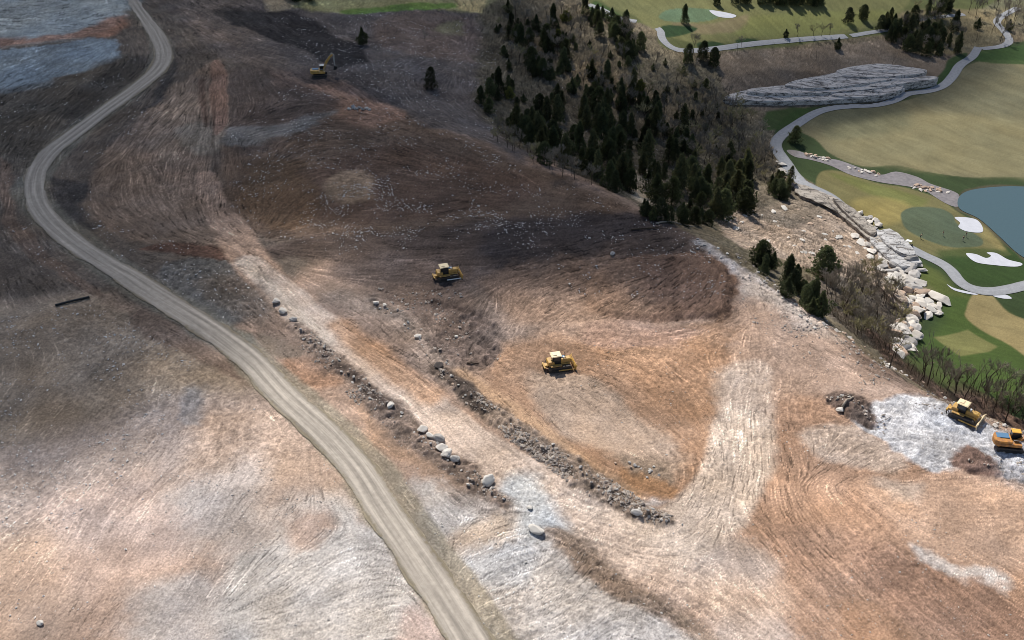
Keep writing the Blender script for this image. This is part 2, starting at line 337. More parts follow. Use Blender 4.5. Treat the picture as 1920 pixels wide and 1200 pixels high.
# lit tan bank below the woods
patch([(1340, 400), (1420, 390), (1500, 370), (1560, 385), (1610, 430), (1660, 470), (1690, 520), (1640, 560), (1560, 520), (1480, 490), (1380, 460)], L(178, 158, 140), 2.5, .9, 1, 1.4, .4)
patch([(1380, 370), (1500, 340), (1560, 380), (1500, 420), (1390, 400)], L(132, 122, 108), 3, .7, 1, 1, .4)
patch([(1560, 520), (1680, 540), (1700, 640), (1690, 680), (1620, 640), (1520, 560)], L(120, 110, 100), 3, .9, 1, .8, .6)
patch([(1620, 620), (1700, 660), (1800, 710), (1960, 790), (1960, 800), (1740, 735)], L(110, 88, 76), 2.5, .95, 1, .9, .6)
KL *= 1.2
GREEN_R = L(64, 80, 48); GREEN_L = L(96, 108, 58); FAIR = L(134, 128, 98); FAIR2 = L(150, 142, 106); PUTT = L(96, 108, 86)
# golf ground: rough
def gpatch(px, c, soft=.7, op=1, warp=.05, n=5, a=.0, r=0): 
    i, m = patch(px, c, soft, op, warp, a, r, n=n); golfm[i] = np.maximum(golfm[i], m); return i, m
gpatch([(1100, -60), (1110, 10), (1150, 35), (1230, 50), (1235, 80), (1280, 96), (1450, 90), (1560, 75), (1700, 60), (1800, 40), (1900, -60), (1500, -140)], L(100, 106, 66), 2)
gpatch([(1460, 230), (1520, 200), (1660, 195), (1760, 150), (1780, 110), (1830, 90), (2100, 80), (2300, 300), (2300, 700), (1960, 790), (1860, 745), (1760, 690), (1700, 660), (1720, 600), (1770, 560), (1700, 500), (1600, 400), (1500, 330), (1455, 280)], GREEN_R, 1.2)
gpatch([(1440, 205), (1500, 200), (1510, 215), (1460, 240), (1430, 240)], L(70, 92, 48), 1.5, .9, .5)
gpatch([(1700, 500), (1780, 540), (1830, 560), (1900, 600), (1960, 720), (1960, 780), (1820, 730), (1710, 690), (1700, 650), (1770, 580)], L(84, 104, 50), 5, .8, .5)
# big fairway
gpatch([(1835, 115), (1960, 118), (2200, 140), (2200, 360), (1920, 333), (1820, 333), (1740, 322), (1680, 310), (1620, 312), (1560, 290), (1530, 262), (1500, 245), (1500, 225), (1540, 205), (1690, 190), (1770, 160)], FAIR, .8, 1, .03)
i, m = gpatch([(1560, 250), (1700, 215), (1920, 230), (2000, 330), (1750, 320), (1600, 300)], FAIR2, 9, .75, .8)
gpatch([(1700, 130), (1900, 125), (1960, 200), (1750, 210)], L(122, 120, 96), 8, .6, .8)
gpatch([(1540, 210), (1680, 200), (1700, 240), (1560, 260)], L(112, 114, 90), 7, .6, .8)
# green fairway below the stream
gpatch([(1540, 322), (1580, 322), (1640, 342), (1700, 352), (1760, 372), (1800, 400), (1850, 430), (1888, 470), (1895, 478), (1850, 482), (1800, 480), (1740, 478), (1690, 455), (1640, 430), (1590, 395), (1540, 360), (1530, 345)], L(128, 122, 82), .8)
gpatch([(1560, 325), (1640, 345), (1740, 372), (1700, 385), (1600, 350)], L(118, 126, 66), 3, .6, .4)
gpatch([(1600, 375), (1690, 375), (1700, 410), (1640, 420)], L(172, 156, 96), 4, .6, .4)
gpatch([(1820, 385), (1860, 430), (1880, 470), (1840, 440)], L(164, 150, 100), 2.5, .6, .4)
gpatch([(1640, 425), (1700, 440), (1740, 475), (1860, 478), (1740, 482)], L(118, 118, 80), 3, .7, .4)
gpatch([(1690, 398), (1715, 388), (1760, 390), (1785, 402), (1795, 420), (1830, 440), (1843, 452), (1835, 462), (1790, 464), (1750, 455), (1710, 437), (1693, 420)], PUTT, .6)
# strips right
gpatch([(1700, 490), (1740, 540), (1760, 560), (1730, 600), (1700, 640), (1760, 560), (1820, 560), (1790, 540), (1740, 500)], L(106, 114, 60), 3, .7, .4)
gpatch([(1825, 552), (1855, 550), (1890, 585), (1960, 620), (1960, 690), (1880, 640), (1815, 600), (1812, 580)], L(164, 148, 104), .8)
gpatch([(1750, 632), (1815, 618), (1870, 650), (1855, 660), (1800, 668)], L(134, 132, 84), .8, .9, n=0)
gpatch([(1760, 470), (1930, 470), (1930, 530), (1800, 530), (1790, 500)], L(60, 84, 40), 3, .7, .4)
# upper course
gpatch([(1130, -30), (1230, -20), (1560, -30), (1700, -30), (1690, 20), (1600, 60), (1500, 70), (1400, 80), (1300, 80), (1235, 60), (1180, 25), (1130, 5)], L(128, 128, 84), 2, .9, .3)
gpatch([(1370, 40), (1500, 22), (1600, 20), (1680, 25), (1560, 60), (1400, 70)], L(132, 136, 80), 3, .7, .5)
gpatch([(1260, 42), (1330, 44), (1400, 28), (1380, 60), (1300, 62)], L(146, 130, 102), 2.5, .7, .4)
gpatch([(1237, 28), (1255, 18), (1300, 15), (1340, 20), (1347, 32), (1320, 40), (1270, 42), (1240, 36)], L(110, 132, 100), .8)
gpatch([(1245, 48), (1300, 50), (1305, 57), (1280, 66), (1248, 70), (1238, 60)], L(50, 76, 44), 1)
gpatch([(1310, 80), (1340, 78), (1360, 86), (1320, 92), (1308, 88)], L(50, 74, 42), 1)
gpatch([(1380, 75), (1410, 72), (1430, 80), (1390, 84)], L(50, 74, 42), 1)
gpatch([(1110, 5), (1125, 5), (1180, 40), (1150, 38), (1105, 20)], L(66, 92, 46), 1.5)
# dark bank between courses
patch([(1350, 105), (1420, 95), (1560, 85), (1700, 70), (1800, 80), (1835, 95), (1780, 125), (1760, 150), (1700, 160), (1500, 200), (1420, 205), (1360, 170)], S(82, 76, 72), 2, .95, .4, .15, .1)
patch([(1440, 128), (1540, 140), (1640, 125), (1720, 128), (1740, 150), (1560, 165), (1400, 180), (1370, 150)], S(62, 58, 56), 3, .8, .6, .3)
patch([(1700, 20), (1900, 20), (1860, 90), (1830, 100), (1720, 100), (1680, 60)], S(84, 80, 66), 3, .9, .5, .3, .2)
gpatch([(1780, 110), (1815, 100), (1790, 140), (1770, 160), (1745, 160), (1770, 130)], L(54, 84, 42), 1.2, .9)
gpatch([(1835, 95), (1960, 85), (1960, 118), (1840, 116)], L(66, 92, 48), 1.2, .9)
print('paint', time.time() - T0)

# ================================================================== flow of the tracks and streak texture
FLOW = [
 [(250, 10), (300, 70), (315, 110), (270, 160), (180, 220), (90, 290), (65, 340), (80, 410), (180, 480), (300, 560), (440, 640), (520, 730), (600, 800), (680, 880), (740, 960), (800, 1060), (880, 1200)],
 [(10, 280), (15, 400), (60, 460), (180, 550), (280, 600), (450, 700)],
 [(270, 0), (350, 90), (390, 150), (398, 300), (415, 400), (470, 480), (620, 610), (760, 720), (900, 840), (1050, 950), (1180, 1010)],
 [(400, 140), (270, 230), (190, 300), (165, 370), (230, 440), (400, 480), (470, 490)],
 [(360, 160), (300, 240), (285, 310), (330, 400), (440, 450)],
 [(380, 240), (345, 310), (370, 380), (430, 430)],
 [(470, 460), (600, 430), (800, 400), (1000, 370), (1180, 400)],
 [(430, 250), (600, 210), (750, 235), (900, 290), (1050, 345), (1180, 392)],
 [(460, 340), (600, 310), (760, 330), (900, 350)], [(480, 420), (540, 350), (600, 300)],
 [(340, 10), (450, 80), (560, 120), (700, 190), (900, 275)],
 [(480, 475), (640, 500), (800, 490), (960, 480), (1150, 430), (1300, 430)],
 [(860, 560), (1000, 520), (1200, 480), (1320, 455)], [(700, 440), (850, 450), (1000, 420), (1150, 405)],
 [(1150, 600), (1220, 540), (1300, 490)], [(1250, 600), (1310, 550), (1360, 500)], [(980, 650), (1010, 590), (1120, 540)], [(900, 640), (930, 590), (930, 540)],
 [(1380, 560), (1500, 640), (1700, 750), (1900, 850)], [(1300, 455), (1480, 570), (1620, 670), (1780, 760)],
 [(1420, 560), (1400, 700), (1380, 850), (1330, 950), (1240, 1010), (1100, 960)],
 [(820, 700), (950, 800), (1100, 905), (1260, 975)], [(980, 660), (1100, 700), (1250, 800), (1320, 870), (1280, 930)],
 [(1100, 620), (1250, 640), (1400, 600)], [(1000, 760), (1120, 850), (1230, 910)], [(1200, 660), (1330, 760), (1350, 850)],
 [(1450, 780), (1500, 900), (1650, 1050), (1850, 1200)], [(1540, 740), (1600, 720), (1700, 760)], [(1500, 920), (1620, 870), (1760, 850)],
 [(1600, 950), (1720, 1040), (1920, 1150)], [(1760, 950), (1860, 960), (1920, 940)], [(1400, 960), (1500, 1080), (1620, 1190)],
 [(1020, 980), (1150, 1080), (1300, 1180)], [(850, 1060), (950, 1000), (1020, 980)], [(900, 1160), (1040, 1090), (1100, 1040)], [(1050, 1180), (1130, 1120), (1200, 1090)],
 [(60, 1180), (200, 1000), (330, 850)], [(300, 1190), (450, 1000), (560, 820)], [(560, 1120), (680, 1040), (760, 1040)], [(420, 1180), (560, 1150), (720, 1120)],
 [(20, 900), (150, 740), (300, 640)], [(100, 40), (200, 20)], [(0, 60), (200, 50)], [(20, 150), (180, 90)], [(40, 220), (200, 130)],
 [(560, 60), (700, 110), (800, 200)], [(720, 150), (850, 120), (920, 80)], [(740, 60), (840, 80), (900, 160)],
 [(1380, 440), (1460, 420), (1600, 470)], [(1420, 380), (1540, 430), (1640, 500)], [(1560, 560), (1640, 600), (1700, 640)], [(1700, 700), (1800, 740), (1920, 800)]]
fs = []
for ln in FLOW:
    P = smooth_line(W_(ln), 3)
    for p, q in zip(P[:-1], P[1:]):
        d = np.array(q) - np.array(p); l = np.hypot(*d)
        if l < 1e-3: continue
        fs.append(((p[0] + q[0]) / 2, (p[1] + q[1]) / 2, math.atan2(d[1], d[0]), l))
cgx = np.arange(-300, 304, 4.0); cgy = np.arange(90, 520, 4.0); CX, CY = np.meshgrid(cgx, cgy)
c2 = np.zeros(CX.shape); s2 = np.zeros(CX.shape)
for x, y, a, l in fs:
    d2 = (CX - x) ** 2 + (CY - y) ** 2
    w = l / (d2 + 6) ** 1.6
    c2 += w * math.cos(2 * a); s2 += w * math.sin(2 * a)
nn = np.hypot(c2, s2) + 1e-12; c2 /= nn; s2 /= nn
def bil2(G, x, y):
    fx = np.clip((x + 300) / 4, 0, len(cgx) - 1.001); fy = np.clip((y - 90) / 4, 0, len(cgy) - 1.001)
    i = fx.astype(int); j = fy.astype(int); fx = fx - i; fy = fy - j
    return G[j, i] * (1 - fx) * (1 - fy) + G[j, i + 1] * fx * (1 - fy) + G[j + 1, i] * (1 - fx) * fy + G[j + 1, i + 1] * fx * fy
a2 = bil2(c2, vx, vy); b2 = bil2(s2, vx, vy)
ang = .5 * np.arctan2(b2, a2) + .8 * (fbm(vx, vy, 14, 41, 3) - .5)
DX = np.cos(ang).reshape(NR, NC).astype(np.float32); DY = np.sin(ang).reshape(NR, NC).astype(np.float32)
dyrow = np.gradient(gyv); 
rs = np.random.RandomState(5)
def lic(noise, length, nst):
    acc = noise.copy() * 1.0; cnt = 1
    J0, I0 = np.meshgrid(np.arange(NR), np.arange(NC), indexing='ij')
    du = np.gradient(uc)
    for sgn in (1, -1):
        X = VX.copy(); Y = VY.copy(); px_, py_ = DX * sgn, DY * sgn
        st = length / nst
        for k in range(nst):
            X = X + px_ * st; Y = Y + py_ * st
            j = np.clip(np.interp(Y.ravel(), gyv, np.arange(NR)).round().astype(np.int32).reshape(NR, NC), 0, NR - 1)
            uu = X / np.interp(Y.ravel(), gyv, halfw).reshape(NR, NC)
            i = np.clip(((uu + 1) / 2 * (NU - 1)).round().astype(np.int32) + len(outer), 0, NC - 1)
            acc += noise[j, i]; cnt += 1
            nx, ny = DX[j, i], DY[j, i]
            flip = np.where(nx * px_ + ny * py_ < 0, -1, 1)
            px_, py_ = nx * flip, ny * flip
    return acc / cnt
n0 = rs.rand(NR, NC).astype(np.float32)
l1 = lic(n0, 2.2, 7); l1 = (l1 - l1.mean()) / l1.std()
n1 = fbm(vx, vy, .9, 77, 2).reshape(NR, NC); l2 = lic(n1.astype(np.float32), 9, 11); l2 = (l2 - l2.mean()) / l2.std()
n2_ = (rs.rand(NR, NC) > .990).astype(np.float32) * 1.0
l3 = lic(n2_, 1.3, 4).ravel() * 9.0; l3 = np.clip(l3, 0, 1.6)
n3_ = (rs.rand(NR, NC) > .994).astype(np.float32); l4 = np.clip(lic(n3_, 2.2, 5).ravel() * 11.0, 0, 1.6)
l1 = l1.ravel(); l2 = l2.ravel()
print('lic', time.time() - T0)
n5 = fbm(vx, vy, 6, 51, 4) - .5; n20 = fbm(vx, vy, 26, 61, 4) - .5
soil = 1 - golfm
streak = soil * amp * (.12 * np.clip(l1, -2.4, 2.4) + (.04) * np.clip(l2, -2.2, 2.2)) * (0.55 + 1.4 * np.clip(n20 + .4, 0, 1))
lump = fbm(vx, vy, 1.1, 91, 2) - .5
grit = rs.rand(len(vx)) - .5; clod = fbm(vx, vy, .7, 171, 2) - .5
rough = soil * ((.34 + .35 * rub) * grit + .8 * clod * sstep(.35, .7, fbm(vx, vy, 20, 181, 3)) + .5 * n_fine * (.35 + rub) + 1.2 * rub * lump + .25 * n5 + .16 * n20) + (1 - soil) * (.10 * n5 + .16 * n20)
grit_ = rs.rand(len(vx)) - .5
dm = fbm(vx, vy, 18, 131, 3)
ticks = soil * (np.clip(amp, .25, 1.2) * sstep(.38, .62, dm) * l3 * -.85 + sstep(.42, .62, fbm(vx, vy, 15, 141, 3)) * l4 * .5)
pz = fbm(vx, vy, 11, 151, 5); pz2 = fbm(vx, vy, 4.5, 161, 4)
islands = soil * (.13 * sstep(.53, .56, pz) - .12 * sstep(.47, .44, pz) + .08 * sstep(.56, .6, pz2) - .11 * sstep(.42, .38, pz2))
stripe = np.sign(np.sin((vx * .8 + vy * .6) / 2.4)) * .5 * sstep(.5, .9, (col[:, 0] > .12).astype(float))
turf = golfm * (.05 * stripe + .10 * grit_ + .05 * np.clip(l1, -2, 2) + .05 * np.clip(l2, -2, 2) + .22 * n5)
f = np.exp(streak + rough + ticks + islands + turf)
col *= f[:, None]
warm = (fbm(vx, vy, 11, 71, 4) - .5) * (soil + .5 * golfm) * .9
col[:, 0] *= 1 + .16 * warm; col[:, 2] *= 1 - .22 * warm
col = np.clip(col, .006, .85)
rt = np.random.RandomState(99); trk = np.zeros(len(vx), np.float32)
seeds = [atz(rt.uniform(20, 1900), rt.uniform(120, 1190)) for _ in range(120)]
for sx, sy in seeds:
    e_, _, _ = edge_d(np.array([sx]), np.array([sy]))
    if e_[0] > -3: continue
    path = []; x, y = sx, sy; pdx = pdy = None; off = rt.uniform(-.25, .25)
    for k in range(int(rt.uniform(14, 45))):
        a_ = .5 * math.atan2(float(bil2(s2, np.array([x]), np.array([y]))[0]), float(bil2(c2, np.array([x]), np.array([y]))[0])) + off
        dx_, dy_ = math.cos(a_), math.sin(a_)
        if pdx is not None and dx_ * pdx + dy_ * pdy < 0: dx_, dy_ = -dx_, -dy_
        pdx, pdy = dx_, dy_; path.append((x, y)); x += dx_ * 1.8; y += dy_ * 1.8
        if edge_d(np.array([x]), np.array([y]))[0][0] > -2: break
    if len(path) < 6: continue
    idx = region(path, 3); d, t = d_line(vx[idx], vy[idx], path)
    g = rt.uniform(.9, 1.2); fade = sstep(0, .15, t) * sstep(1, .85, t) * (.5 + .5 * np.sin(t * len(path) * 11) * (1 if rt.rand() > .4 else 0) + .2)
    trk[idx] = np.maximum(trk[idx], sstep(.34, .12, np.abs(d - g)) * fade * rt.uniform(.4, 1))
trk *= soil * (1 - np.clip(rub, 0, 1)); col *= np.exp(-.30 * trk)[:, None]
micro = -.06 * trk + soil * (amp * (.038 * l1 + .03 * l2) + rub * (1.25 * lump + .6 * n_fine) + .35 * n5 + .20 * clod * (.7 + 1.0 * sstep(.4, .7, fbm(vx, vy, 20, 181, 3))) - .05 * l3 * np.clip(amp, .3, 1))
edgeclean = 1.0
ROADPX = [(238, -14), (262, 20), (290, 60), (306, 95), (300, 125), (262, 160), (200, 205), (140, 250), (90, 290), (66, 335), (72, 385), (120, 440), (200, 495), (310, 565), (400, 622), (470, 675), (530, 740), (610, 812), (670, 880), (715, 950), (770, 1030), (830, 1120), (890, 1215), (960, 1330)]
ROAD = smooth_line(W_(ROADPX), 6)
rd, _ = d_line(vx, vy, ROAD)
rm = sstep(8.5, 5.0, rd)
micro *= (1 - rm); bump *= (1 - rm)
vz = bil(ZB, vx, vy).astype(np.float32) + bump * 1.0 + micro - .10 * rm
# pond / stream bed
PONDPX = [(1797, 372), (1815, 358), (1860, 351), (1920, 350), (2020, 360), (2080, 420), (2040, 520), (1960, 500), (1912, 478), (1870, 440), (1835, 410), (1800, 392)]
PZ = -36.0
POND = smooth_poly(W_(PONDPX), 5)
vz_pond = sd_poly(vx, vy, POND); bank = sstep(-1.8, -.4, vz_pond + 3 * wx); col += (L(112, 102, 84)[None, :] * .8 - col) * (bank * .75)[:, None]
pond_z = float(np.min([bil(ZB, p[0], p[1]) for p in POND]))
vz = np.where(vz_pond > -3, np.minimum(vz, pond_z - .15 + np.clip(-vz_pond, 0, 3) * .35), vz)

def make_grid_mesh(name, mat):
    me = bpy.data.meshes.new(name)
    co = np.stack([vx, vy, vz], 1).astype(np.float32)
    me.vertices.add(len(co)); me.vertices.foreach_set('co', co.ravel())
    idx = np.arange(NR * NC).reshape(NR, NC)
    q = np.stack([idx[:-1, :-1], idx[:-1, 1:], idx[1:, 1:], idx[1:, :-1]], -1).reshape(-1, 4)
    me.loops.add(q.size); me.loops.foreach_set('vertex_index', q.ravel().astype(np.int32))
    me.polygons.add(len(q)); me.polygons.foreach_set('loop_start', np.arange(0, q.size, 4, dtype=np.int32))
    me.polygons.foreach_set('use_smooth', np.ones(len(q), bool))
    me.update(calc_edges=True)
    at_ = me.color_attributes.new('soil', 'FLOAT_COLOR', 'POINT')
    at_.data.foreach_set('color', np.concatenate([col, np.ones((len(col), 1))], 1).astype(np.float32).ravel())
    g = me.attributes.new('grass', 'FLOAT', 'POINT'); g.data.foreach_set('value', golfm.astype(np.float32))
    me.materials.append(mat)
    o = bpy.data.objects.new(name, me); C.objects.link(o); return o
VZ = vz.reshape(NR, NC)
def Hs(x, y):
    j = np.interp(y, gyv, np.arange(NR)); hw = np.interp(y, gyv, halfw)
    i = (x / hw + 1) / 2 * (NU - 1) + len(outer)
    j = min(max(j, 0), NR - 1.001); i = min(max(i, 0), NC - 1.001)
    j0, i0 = int(j), int(i); a, b = j - j0, i - i0
    return float(VZ[j0, i0] * (1 - a) * (1 - b) + VZ[j0, i0 + 1] * (1 - a) * b + VZ[j0 + 1, i0] * a * (1 - b) + VZ[j0 + 1, i0 + 1] * a * b)

# ------------------------------------------------------------------ materials
def newmat(name):
    m = bpy.data.materials.new(name); m.use_nodes = True
    nt = m.node_tree; b = nt.nodes['Principled BSDF']; return m, nt, b
def noise_mat(name, c, rough=.8, scale=2.0, var=.3, c2=None, metal=0, bump_=0, rnd=0, spec=.3, obj=True, detail=5):
    m, nt, b = newmat(name); N = nt.nodes; K = nt.links.new
    tc = N.new('ShaderNodeTexCoord'); ns = N.new('ShaderNodeTexNoise'); ns.inputs['Scale'].default_value = scale; ns.inputs['Detail'].default_value = detail
    K(tc.outputs['Object'], ns.inputs['Vector'])
    rp = N.new('ShaderNodeValToRGB'); rp.color_ramp.elements[0].position = .32; rp.color_ramp.elements[1].position = .68
    a = c; d = c2 if c2 is not None else tuple(v * (1 - var) for v in c)
    if c2 is None: a = tuple(min(1, v * (1 + var)) for v in c)
    rp.color_ramp.elements[0].color = (*d, 1); rp.color_ramp.elements[1].color = (*a, 1)
    K(ns.outputs['Fac'], rp.inputs['Fac']); out = rp.outputs['Color']
    if rnd:
        oi = N.new('ShaderNodeObjectInfo'); mr = N.new('ShaderNodeMapRange'); mr.inputs['To Min'].default_value = 1 - rnd; mr.inputs['To Max'].default_value = 1 + rnd
        K(oi.outputs['Random'], mr.inputs['Value'])
        mx = N.new('ShaderNodeVectorMath'); mx.operation = 'SCALE'; K(out, mx.inputs[0]); K(mr.outputs['Result'], mx.inputs['Scale']); out = mx.outputs['Vector']
    K(out, b.inputs['Base Color']); b.inputs['Roughness'].default_value = rough; b.inputs['Metallic'].default_value = metal
    b.inputs['Specular IOR Level'].default_value = spec
    if bump_:
        bp = N.new('ShaderNodeBump'); bp.inputs['Strength'].default_value = bump_; bp.inputs['Distance'].default_value = .2
        K(ns.outputs['Fac'], bp.inputs['Height']); K(bp.outputs['Normal'], b.inputs['Normal'])
    return m
def ground_mat():
    m, nt, b = newmat('soil_and_turf'); N = nt.nodes; K = nt.links.new
    at_ = N.new('ShaderNodeAttribute'); at_.attribute_name = 'soil'
    gr = N.new('ShaderNodeAttribute'); gr.attribute_name = 'grass'
    geo = N.new('ShaderNodeNewGeometry')
    n1 = N.new('ShaderNodeTexNoise'); n1.inputs['Scale'].default_value = 2.2; n1.inputs['Detail'].default_value = 6; n1.inputs['Roughness'].default_value = .7
    n2 = N.new('ShaderNodeTexNoise'); n2.inputs['Scale'].default_value = .9; n2.inputs['Detail'].default_value = 4
    K(geo.outputs['Position'], n1.inputs['Vector']); K(geo.outputs['Position'], n2.inputs['Vector'])
    ml = N.new('ShaderNodeMapRange'); ml.inputs['From Min'].default_value = .3; ml.inputs['From Max'].default_value = .7; ml.inputs['To Min'].default_value = .60; ml.inputs['To Max'].default_value = 1.34
    K(n1.outputs['Fac'], ml.inputs['Value'])
    inv = N.new('ShaderNodeMath'); inv.operation = 'MULTIPLY_ADD'; inv.inputs[1].default_value = -.65; inv.inputs[2].default_value = 1; K(gr.outputs['Fac'], inv.inputs[0])
    mf = N.new('ShaderNodeMix'); mf.data_type = 'FLOAT'; mf.inputs['A'].default_value = 1; K(inv.outputs[0], mf.inputs['Factor']); K(ml.outputs['Result'], mf.inputs['B'])
    sc = N.new('ShaderNodeVectorMath'); sc.operation = 'SCALE'; K(at_.outputs['Color'], sc.inputs[0]); K(mf.outputs['Result'], sc.inputs['Scale'])
    K(sc.outputs['Vector'], b.inputs['Base Color'])
    b.inputs['Roughness'].default_value = .92; b.inputs['Specular IOR Level'].default_value = .15
    bp = N.new('ShaderNodeBump'); bp.inputs['Strength'].default_value = .6; bp.inputs['Distance'].default_value = .22
    ad = N.new('ShaderNodeMath'); ad.operation = 'ADD'; K(n1.outputs['Fac'], ad.inputs[0]); K(n2.outputs['Fac'], ad.inputs[1])
    m2 = N.new('ShaderNodeMath'); m2.operation = 'MULTIPLY'; K(ad.outputs[0], m2.inputs[0]); K(inv.outputs[0], m2.inputs[1])
    K(m2.outputs[0], bp.inputs['Height']); K(bp.outputs['Normal'], b.inputs['Normal'])
    return m
ground = make_grid_mesh('ground', ground_mat()); ground['kind'] = 'structure'
print('ground', time.time() - T0)

# ------------------------------------------------------------------ mesh helpers
class MB:
    def __init__(s): s.v = []; s.f = []
    def add(s, vs, fs):
        o = len(s.v); s.v += [tuple(v) for v in vs]; s.f += [tuple(i + o for i in f) for f in fs]
    def box(s, x0, x1, y0, y1, z0, z1, bev=0, tx=0, ty=0):
        """box, top shrunk by tx, ty; bevelled edges when bev"""
        b = bev
        if not b:
            vs = [(x0, y0, z0), (x1, y0, z0), (x1, y1, z0), (x0, y1, z0), (x0 + tx, y0 + ty, z1), (x1 - tx, y0 + ty, z1), (x1 - tx, y1 - ty, z1), (x0 + tx, y1 - ty, z1)]
            s.add(vs, [(0, 3, 2, 1), (4, 5, 6, 7), (0, 1, 5, 4), (1, 2, 6, 5), (2, 3, 7, 6), (3, 0, 4, 7)]); return
        def ring(xa, xb, ya, yb, z): return [(xa + b, ya, z), (xb - b, ya, z), (xb, ya + b, z), (xb, yb - b, z), (xb - b, yb, z), (xa + b, yb, z), (xa, yb - b, z), (xa, ya + b, z)]
        r = [ring(x0 + b, x1 - b, y0 + b, y1 - b, z0), ring(x0, x1, y0, y1, z0 + b), ring(x0 + tx, x1 - tx, y0 + ty, y1 - ty, z1 - b), ring(x0 + tx + b, x1 - tx - b, y0 + ty + b, y1 - ty - b, z1)]
        s.loft(r)
    def loft(s, rings, cap=True):
        n = len(rings[0]); vs = [p for r in rings for p in r]; fs = []
        for k in range(len(rings) - 1):
            for i in range(n): fs.append((k * n + i, k * n + (i + 1) % n, (k + 1) * n + (i + 1) % n, (k + 1) * n + i))
        if cap: fs += [tuple(range(n))[::-1], tuple(range((len(rings) - 1) * n, len(rings) * n))]
        s.add(vs, fs)
    def prism(s, pts, y0, y1):
        """outline in x,z extruded across y"""
        s.loft([[(p[0], y0, p[1]) for p in pts], [(p[0], y1, p[1]) for p in pts]])
    def tube(s, pts, rad, n=6, cap=True):
        rings = []
        P = [Vector(p) for p in pts]
        if not hasattr(rad, '__len__'): rad = [rad] * len(P)
        for i, p in enumerate(P):
            d = (P[min(i + 1, len(P) - 1)] - P[max(i - 1, 0)]).normalized()
            a = d.orthogonal().normalized() if i == 0 else (a - d * a.dot(d)).normalized()
            b = d.cross(a)
            rings.append([tuple(p + (a * math.cos(2 * math.pi * k / n) + b * math.sin(2 * math.pi * k / n)) * rad[i]) for k in range(n)])
        s.loft(rings, cap)
    def build(s, name, mat, parent=None, smooth=False, loc=None):
        me = bpy.data.meshes.new(name); me.from_pydata(s.v, [], s.f); me.materials.append(mat)
        bm = bmesh.new(); bm.from_mesh(me); bmesh.ops.recalc_face_normals(bm, faces=bm.faces); bm.to_mesh(me); bm.free()
        if smooth: me.polygons.foreach_set('use_smooth', [True] * len(me.polygons))
        o = bpy.data.objects.new(name, me); C.objects.link(o)
        if parent: o.parent = parent
        if loc is not None: o.location = loc
        return o
def tag(o, label, cat, group=None, kind=None):
    if label: o['label'] = label
    if cat: o['category'] = cat
    if group: o['group'] = group
    if kind: o['kind'] = kind
    return o
def empty(name, loc=(0, 0, 0), rz=0, sc=1):
    o = bpy.data.objects.new(name, None); C.objects.link(o); o.location = loc; o.rotation_euler = (0, 0, rz); o.scale = (sc, sc, sc); o.empty_display_size = .5; return o
def copy_tree(o, parent=None):
    c = o.copy(); C.objects.link(c)
    if parent: c.parent = parent
    for ch in list(o.children): copy_tree(ch, c)
    return c

# ------------------------------------------------------------------ draped sheets
def drape(name, poly, mat, off=.06, spacing=1.5, zfix=None, parent=None):
    pts = [Vector((p[0], p[1])) for p in poly]; n = len(pts)
    xs = [p.x for p in pts]; ys = [p.y for p in pts]
    extra = []
    X, Y = np.meshgrid(np.arange(min(xs), max(xs), spacing), np.arange(min(ys), max(ys), spacing))
    sd = sd_poly(X.ravel(), Y.ravel(), [tuple(p) for p in pts])
    for x, y, d in zip(X.ravel(), Y.ravel(), sd):
        if d > spacing * .4: extra.append(Vector((float(x), float(y))))
    r = delaunay_2d_cdt(pts + extra, [], [list(range(n))], 1, 1e-5)
    me = bpy.data.meshes.new(name)
    vs = [(v.x, v.y, (zfix if zfix is not None else Hs(v.x, v.y) + off)) for v in r[0]]
    me.from_pydata(vs, [], [f if True else f for f in r[2]]); me.materials.append(mat)
    bm = bmesh.new(); bm.from_mesh(me)
    for f in bm.faces:
        if f.normal.z < 0: f.normal_flip()
    bm.to_mesh(me); bm.free(); me.polygons.foreach_set('use_smooth', [True] * len(me.polygons))
    o = bpy.data.objects.new(name, me); C.objects.link(o); return o
